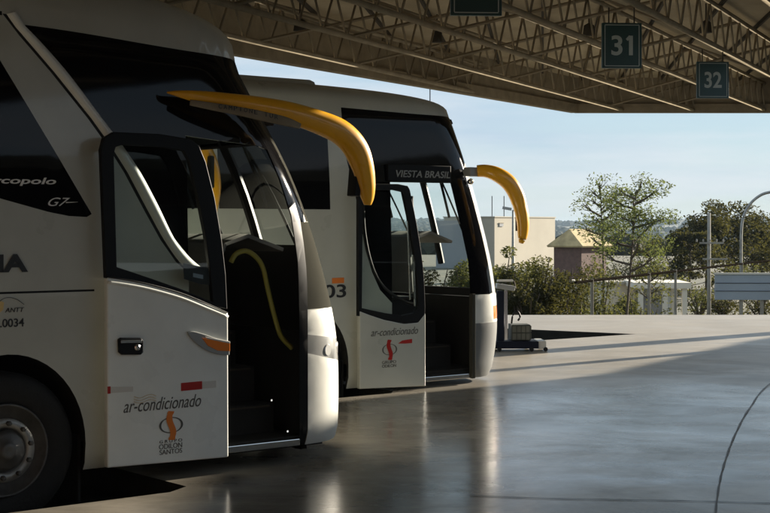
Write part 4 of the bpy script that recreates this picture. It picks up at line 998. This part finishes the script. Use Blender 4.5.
for i, (px, Y, h, wd, m) in enumerate(((662, 72, 1.5, 2.6, 'leaf3'), (700, 70, 1.7, 2.8, 'leaf'), (724, 66, 1.6, 2.6, 'leaf3'), (760, 70, 1.7, 3.0, 'leaf3'), (690, 48, .9, 1.4, 'leaf'), (632, 60, 1.6, 1.8, 'leaf'), (745, 85, 2.4, 4.0, 'leaf'), (664, 88, 2.6, 4.5, 'leaf3'), (638, 92, 2.7, 4.5, 'leaf'), (610, 84, 2.3, 4.0, 'leaf3'))):
    shrub(at(px, Y), Y, h, wd, m, ['low scrub bush in front of the brown parapet', 'olive scrub bush right of the shelter', 'dark scrub bush left of the blue board', 'wide dark scrub bush above the blue board', 'small olive bush at the fence right of the shelter', 'olive bush at the left column of the shelter', 'wide olive bush below the dark trees', 'wide dark bush between the slender tree and the dark trees', 'wide olive bush directly behind the slender tree', 'dark bush at the right end of the yellow-roofed house'][i], 90 + i, n=1500, leaf=.07)
# fence
def fence():
    a = Vector((4.1, 30.8)); e = u24(25); r = empty('fence', (a.x, a.y, 0), 0, 'low fence of concrete posts with one dark top rail at the yard edge', 'fence')
    zr = .60
    for px in (592, 649, 675.5, 742, 772, 800):
        t = (px - CX) / FPX; k = (t * a.y - a.x) / (e.x - t * e.y); p = e * k
        bm = bmesh.new(); tall = 0; box(bm, (p.x, p.y, (zr + .03 - 2.6) / 2), (.06, .06, zr + .03 + 2.6)); link('post', bm, M['post'], r, bevel=.01)
    bm = bmesh.new(); tube(bm, [(-e.x * .6, -e.y * .6, zr), (e.x * 34, e.y * 34, zr)], .032, 6); link('top_rail', bm, M['rail'], r)
fence()
# concrete utility pole with cross arms
def pole():
    Y = 52; x = at(709, Y); z = ter(x, Y); r = empty('utility_pole', (x, Y, z), 0, 'pale concrete utility pole with two cross arms in front of the dark trees', 'pole')
    top = EYE + (225 - 213) * Y / FPX - z; bm = bmesh.new(); tube(bm, [(0, 0, 0), (0, 0, top)], [.075, .055], 10); link('mast', bm, M['post'], r, smooth=True)
    for py, px0, px1 in ((243, 696, 726), (259, 699, 730)):
        zz = EYE - (py - 225) * Y / FPX - z; bm = bmesh.new(); box(bm, ((px0 + px1) / 2 * Y / FPX - 709 * Y / FPX, -.1, zz), ((px1 - px0) * Y / FPX * .8, .06, .06)); link('cross_arm', bm, M['post'], r)
    for k in range(5): bm = bmesh.new(); lathe(bm, [(0, .025), (.07, .03), (.1, .015)], 8, axis='Z', c=(-.45 + .23 * k, -.1, EYE - 18 * Y / FPX - z + .04)); link('insulator', bm, M['post'], r)
pole()
def lamp_curved(px, Y, pytop, label):
    x = at(px, Y); z = ter(x, Y); r = empty('street_lamp', (x, Y, z), 0, label, 'street lamp'); s = Y / FPX
    pts = [(741, 315), (741, 262), (741.5, 228), (744.5, 214), (751, 203), (761, 195), (771, 192), (780, 191)]
    bm = bmesh.new(); tube(bm, [Vector(p) for p in smooth_path([((a - 741) * s, 0, EYE - (b - 225) * s - z) if i else (0, 0, 0) for i, (a, b) in enumerate(pts)], 5)], .045, 8); link('curved_mast', bm, M['rim'], r, smooth=True)
    bm = bmesh.new(); box(bm, (43 * s, 0, EYE + 34 * s - z), (.6, .22, .12)); link('lamp_head', bm, M['rim'], r, bevel=.03)
lamp_curved(741, 48, 192, 'curved grey street lamp leaning in from the right above the blue board')
def lamp_T(px, Y, pytop, label, h2=1.4, lit=False):
    x = at(px, Y); z = ter(x, Y); s = Y / FPX; r = empty('street_lamp', (x, Y, z), 0, label, 'street lamp', 'distant double lamps'); t = EYE + (225 - pytop) * s - z
    bm = bmesh.new(); tube(bm, [(0, 0, 0), (0, 0, t)], [.14, .08], 8); link('mast', bm, M['rim'], r)
    bm = bmesh.new()
    for k in (-1, 1): box(bm, (k * h2 * .6, 0, t + .12), (h2 * .9, .35, .22), ry=-k * .18)
    link('lamp_heads', bm, M['rim'], r)
lamp_T(732, 160, 216, 'distant double-headed lamp mast above the dark trees'); lamp_T(716.5, 190, 219, 'fainter distant lamp mast left of the double-headed one', .7); lamp_T(513, 120, 210, 'lamp mast in front of the beige building, left of the yellow mirror tip', .8)
for px, top, lb in ((492, 196, 'thin mast over the left end of the beige building'), (504, 196, 'thin mast over the beige building, right of the first thin one')):
    Y = 165; x = at(px, Y); z = ter(x, Y); bm = bmesh.new(); tube(bm, [(0, 0, 0), (0, 0, EYE + (225 - top) * Y / FPX - z)], .05, 6); o = link('thin_mast', bm, M['steel_dark']); o.location = (x, Y, z); tag(o, lb, 'mast')
# blue board on posts
def board():
    Y = 40.0; s = Y / FPX; x0 = at(715.5, Y); x1 = x0 + 3.2; z0 = EYE - (300 - 225) * s; z1 = EYE - (274.5 - 225) * s
    r = empty('blue_board', ((x0 + x1) / 2, Y, ter(x0, Y)), R(-4), 'long plain blue board with a pale top edge standing behind the fence at the right', 'board'); b = ter(x0, Y); wd = x1 - x0
    bm = bmesh.new(); box(bm, (0, 0, (z0 + z1) / 2 - b), (wd, .06, z1 - z0)); link('panel', bm, M['blue_panel'], r, bevel=.005)
    bm = bmesh.new(); box(bm, (0, -.005, z1 - b + .022), (wd + .02, .1, .045)); link('top_edge', bm, M['white_tape'], r)
    bm = bmesh.new()
    for f in (.35, .66): bm = bmesh.new(); box(bm, (0, -.036, (z0 + (z1 - z0) * f) - b), (wd - .02, .012, .012)); link('rib', bm, M['navy'], r)
    for x in (-.9, -.35, .5, 1.2):
        bm = bmesh.new(); box(bm, (x, .04, (z0 - b) / 2), (.09, .05, z0 - b + .1)); link('leg', bm, M['post'], r)
board()
# beige building with a flat roof
def building():
    Y = 150; s = Y / FPX; xa, xb = at(494.5, Y), at(559, Y); z = ter(xa, Y); top = EYE + (225 - 217.5) * s - z
    r = empty('flat_building', (xa, Y, z), R(55), 'flat-roofed beige building behind the shrubs, its left end in grey shade', 'building'); wd = 12.6
    bm = bmesh.new(); box(bm, (wd / 2, 3, top / 2), (wd, 6, top)); link('wall', bm, M['wall'], r)
    bm = bmesh.new(); box(bm, (-.6, 4.2, top / 2 - .15), (1.2, 4, top - .3)); link('shaded_end_wall', bm, M['wall_grey'], r)  # end of the beige building, coloured grey to hold its shade
    bm = bmesh.new(); box(bm, (wd / 2, 3, top + .06), (wd + .15, 6.15, .12)); link('roof', bm, M['wall'], r)
    f = empty('window', (1.25, -.03, top - .75)); f.parent = r
    bm = bmesh.new(); box(bm, (0, 0, 0), (.75, .1, .3)); link('pane', bm, M['wall_grey'], f); bm = bmesh.new(); box(bm, (0, .0, .19), (.85, .14, .06)); link('frame', bm, M['steel'], f)
building()
def house():
    Y = 118; s = Y / FPX; xa, xb = at(583, Y), at(583, Y) + 4.2; z = ter(xa, Y); e_ = EYE - (246 - 225) * s - z; t = EYE - (229 - 225) * s - z
    r = empty('house', (xa, Y, z), R(50), 'low reddish house under a broad straw-coloured roof, behind the shrubs', 'house'); wd = xb - xa
    bm = bmesh.new(); box(bm, (wd / 2, 1.6, e_ / 2), (wd - .5, 2.6, e_)); link('wall', bm, M['brick'], r)
    bm = bmesh.new(); v = [bm.verts.new(p) for p in ((-.2, -.1, e_), (wd + .1, -.1, e_), (wd - .7, 1.6, t), (.5, 1.6, t), (-.2, 3.3, e_), (wd + .1, 3.3, e_))]
    for f in ((0, 1, 2, 3), (3, 2, 5, 4), (0, 3, 4), (1, 5, 2)): bm.faces.new([v[i] for i in f])
    link('roof', bm, M['thatch'], r, solid=.15)
    bm = bmesh.new(); box(bm, (wd - .6, .2, e_ + .2), (1.6, .12, .09), ry=.45); link('bargeboard', bm, M['white_wall'], r)
house()
def whites():
    Y = 64; s = Y / FPX; z = ter(at(600, Y), Y)
    r = empty('low_house', (at(606, Y), Y, z), R(38), 'low whitewashed house seen between the trunks of the slender trees', 'house'); wd = 44 * s; t = EYE - (285 - 225) * s - z
    bm = bmesh.new(); box(bm, (wd / 2, 1.5, t / 2), (wd, 3, t)); link('wall', bm, M['white_wall'], r)
    bm = bmesh.new(); box(bm, (wd / 2, 1.5, t + .06), (wd + .3, 3.3, .12)); link('roof', bm, M['wall'], r)
    for k, xx in enumerate((.55, 1.15)):
        bm = bmesh.new(); box(bm, (xx, -.02, t * .30), (.28, .06, .3)); link('window', bm, M['steel_dark'], r)
    r = empty('garden_wall', (at(497, 56), 56, ter(at(497, 56), 56)), 0, 'pale wall glimpsed through the dark shrubs', 'wall'); wd = 100 * 56 / FPX; bm = bmesh.new(); box(bm, (wd / 2, 0, .7), (wd, .15, 1.4)); link('wall', bm, M['white_wall'], r)
    # flat shelter on columns
    Y = 62; s = Y / FPX; x0, x1 = at(636, Y), at(693, Y); z = ter(x0, Y); t = EYE - (283 - 225) * s - z
    r = empty('shelter', (x0, Y, z), R(-2), 'open white flat-roofed shelter on columns to the right of the slender tree', 'shelter'); wd = x1 - x0
    bm = bmesh.new(); box(bm, (wd / 2 - .1, 1.6, t - .1), (wd, 3.4, .24)); link('roof_slab', bm, M['white_wall'], r)
    for xx, yy in ((wd - .35, .1), (wd - 1.15, .1), (.2, .1), (wd - .35, 3.1), (.2, 3.1)):
        bm = bmesh.new(); box(bm, (xx, yy, (t - .22) / 2), (.2, .2, t - .22)); link('column', bm, M['white_wall'], r)
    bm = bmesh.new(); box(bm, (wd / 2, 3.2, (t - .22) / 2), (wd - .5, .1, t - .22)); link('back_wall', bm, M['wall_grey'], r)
    bm = bmesh.new(); box(bm, (wd * .62, 1.4, .8), (.35, .1, 1.6)); link('blue_door', bm, M['blue_panel'], r)
    # steps / terraces with pale edges
    r = empty('terrace_steps', (at(650, 52), 52, ter(at(650, 52), 52)), R(4), 'pale stepped terrace in front of the white shelter', 'steps'); wd = 45 * 52 / FPX
    for k in range(4):
        bm = bmesh.new(); box(bm, (wd / 2 - .3 + .12 * k, k * .45, .12 + .11 * k), (wd, .45, .24 + .22 * k)); link('step', bm, M['white_wall'], r, bevel=.01)
    # long viaduct parapet
    Y = 130; s = Y / FPX; x0, x1 = at(640, Y), at(700, Y); z = ter(x0, Y)
    r = empty('parapet', (x0, Y, z), 0, 'pale brown parapet wall with small posts behind the white shelter', 'wall'); wd = x1 - x0; t = EYE - (270 - 225) * s - z
    bm = bmesh.new(); box(bm, (wd / 2, 0, t / 2 - .3), (wd, .3, t + .3)); link('wall', bm, M['parapet'], r)
    for k in range(12): bm = bmesh.new(); box(bm, (wd * (k + .5) / 12, -.02, t + .1), (.12, .2, .35)); link('baluster', bm, M['wall'], r)
whites()
# far woods and far houses
def far_woods():
    r = random.Random(5); bm = bmesh.new(); base = bmesh.new(); bmesh.ops.create_icosphere(base, subdivisions=1, radius=1); V = [v.co.copy() for v in base.verts]; F = [[v.index for v in f.verts] for f in base.faces]; base.free()
    for _ in range(13000):
        y = 230 * (16 ** r.random()); x = r.uniform(-.5, .36) * y * 1.1
        dens = math.sin(x * .006 + y * .003) + math.sin(y * .0041 - x * .002)
        if dens < -.9: continue
        s = r.uniform(1.2, 3.0) + y * .0022; z = ter(x, y); o = bm.verts
        vs = [bm.verts.new((x + v.x * s * r.uniform(.8, 1.4), y + v.y * s, z + s * .4 + v.z * s * .75 * r.uniform(.7, 1.2))) for v in V]
        for f in F: bm.faces.new([vs[i] for i in f])
    tag(link('distant_woods', bm, M['leaf3'], smooth=False), 'wooded hillsides fading towards the horizon', 'woods', kind='stuff')
far_woods()
for i in range(16):
    r = random.Random(100 + i); px = [598, 640, 668, 683, 690, 697, 752, 757, 761, 765, 769, 580, 655, 712, 742, 620][i]; Y = r.uniform(1500, 3200); x = at(px, Y); z = ter(x, Y)
    e = empty('far_house', (x, Y, z - 2), 0, 'tiny pale building on the far hills', 'building', 'tiny pale buildings on the far hills')
    bm = bmesh.new(); hh = r.uniform(8, 15); box(bm, (0, 0, hh / 2), (r.uniform(8, 22), 10, hh)); link('wall', bm, M['white_wall'], e)
    bm = bmesh.new(); box(bm, (0, 0, hh + .8), (20, 11, 1.5)); link('roof', bm, M['wall'], e)
# air between the yard and the hills
hz = bmesh.new(); box(hz, (900, 2600, -13), (8000, 5600, 56)); m = bpy.data.materials.new('haze'); m.use_nodes = True; m.node_tree.nodes.clear()
o = nn(m, 'ShaderNodeOutputMaterial'); v = nn(m, 'ShaderNodeVolumePrincipled'); v.inputs['Color'].default_value = (.6, .78, .95, 1); v.inputs['Density'].default_value = .00009; v.inputs['Anisotropy'].default_value = 0
m.node_tree.links.new(v.outputs[0], o.inputs['Volume']); tag(link('haze', hz, m), kind='stuff')

# station hall behind the photographer (seen in reflections and bounce light)
r = empty('station_hall', (0, -16, 0), 0, 'long brown station hall behind the photographer with dark glass bays', 'building')
bm = bmesh.new(); box(bm, (-4, -3, 2.6), (70, 6, 5.6)); link('wall', bm, M['brick'], r)
for k in range(10):
    f = empty('window', (-32 + k * 6.2, .06, 1.5)); f.parent = r
    bm = bmesh.new(); box(bm, (0, 0, 0), (4.6, .06, 2.6)); link('pane', bm, M['black_glass'], f)
    bm = bmesh.new(); box(bm, (0, .02, 1.36), (4.8, .12, .12)); link('frame', bm, M['steel'], f)

# unseen brown block added at the right to darken reflections in the coach glass
r = empty('reflection_blocker', (62, 8, 0), 0, 'low brown block far off to the right, added unseen to darken the glass reflections', 'building')
bm = bmesh.new(); box(bm, (3, 0, 2.6), (6, 66, 5.6)); link('wall', bm, M['brick'], r)
bm = bmesh.new(); box(bm, (2.9, 0, 5.5), (6.6, 66.6, .25)); link('roof', bm, M['steel_dark'], r)
for k in range(9):
    f = empty('window', (-.06, -28 + k * 7, 1.5)); f.parent = r
    bm = bmesh.new(); box(bm, (0, 0, 0), (.06, 4.6, 2.4)); link('pane', bm, M['black_glass'], f)
    bm = bmesh.new(); box(bm, (-.02, 0, 1.27), (.12, 4.8, .12)); link('frame', bm, M['steel'], f)
# unlit lamps under the deck
for px, py, lb in ((437, 34, 'small dark unlit lamp under the roof, left of the sign cut by the photo top'), (589, 27, 'small dark unlit lamp under the roof, just left of the sign reading 31'), (706, 24, 'small dark unlit lamp under the roof, above the sign reading 32'), (300, 22, 'small dark unlit lamp under the roof, above the long yellow mirror arm')):
    z = 4.5; Y = FPX * (z - EYE) / (HY - py); x = (px - CX) / FPX * Y
    r = empty('ceiling_lamp', (x, Y, z), 0, lb, 'lamp', 'unlit lamps under the roof')
    bm = bmesh.new(); lathe(bm, [(-.12, .09), (.02, .07), (.05, .02)], 16, axis='Z'); link('housing', bm, M['steel_dark'], r, smooth=True)
    bm = bmesh.new(); tube(bm, [(0, 0, .04), (0, 0, .28)], .012, 6); link('stem', bm, M['steel_dark'], r)

# tall slim posts added out of view to cast shadow stripes on the sunlit floor
for x, y, rad, lb in ((7.6, 23.4, .13, 'tall slim post added out of view to cast a floor shadow stripe, nearer one'), (9.7, 27.2, .26, 'tall slim post added out of view to cast a floor shadow stripe, farther one')):
    r = empty('shadow_post', (x, y, 0), 0, lb, 'street lamp', 'added posts casting floor shadows')
    bm = bmesh.new(); tube(bm, [(0, 0, 0), (0, 0, 7.5)], [rad, rad * .8], 14); link('mast', bm, M['rim'], r, smooth=True)
    bm = bmesh.new(); box(bm, (.3, 0, 7.5), (1.0, .25, .12)); link('lamp_head', bm, M['rim'], r, bevel=.02)
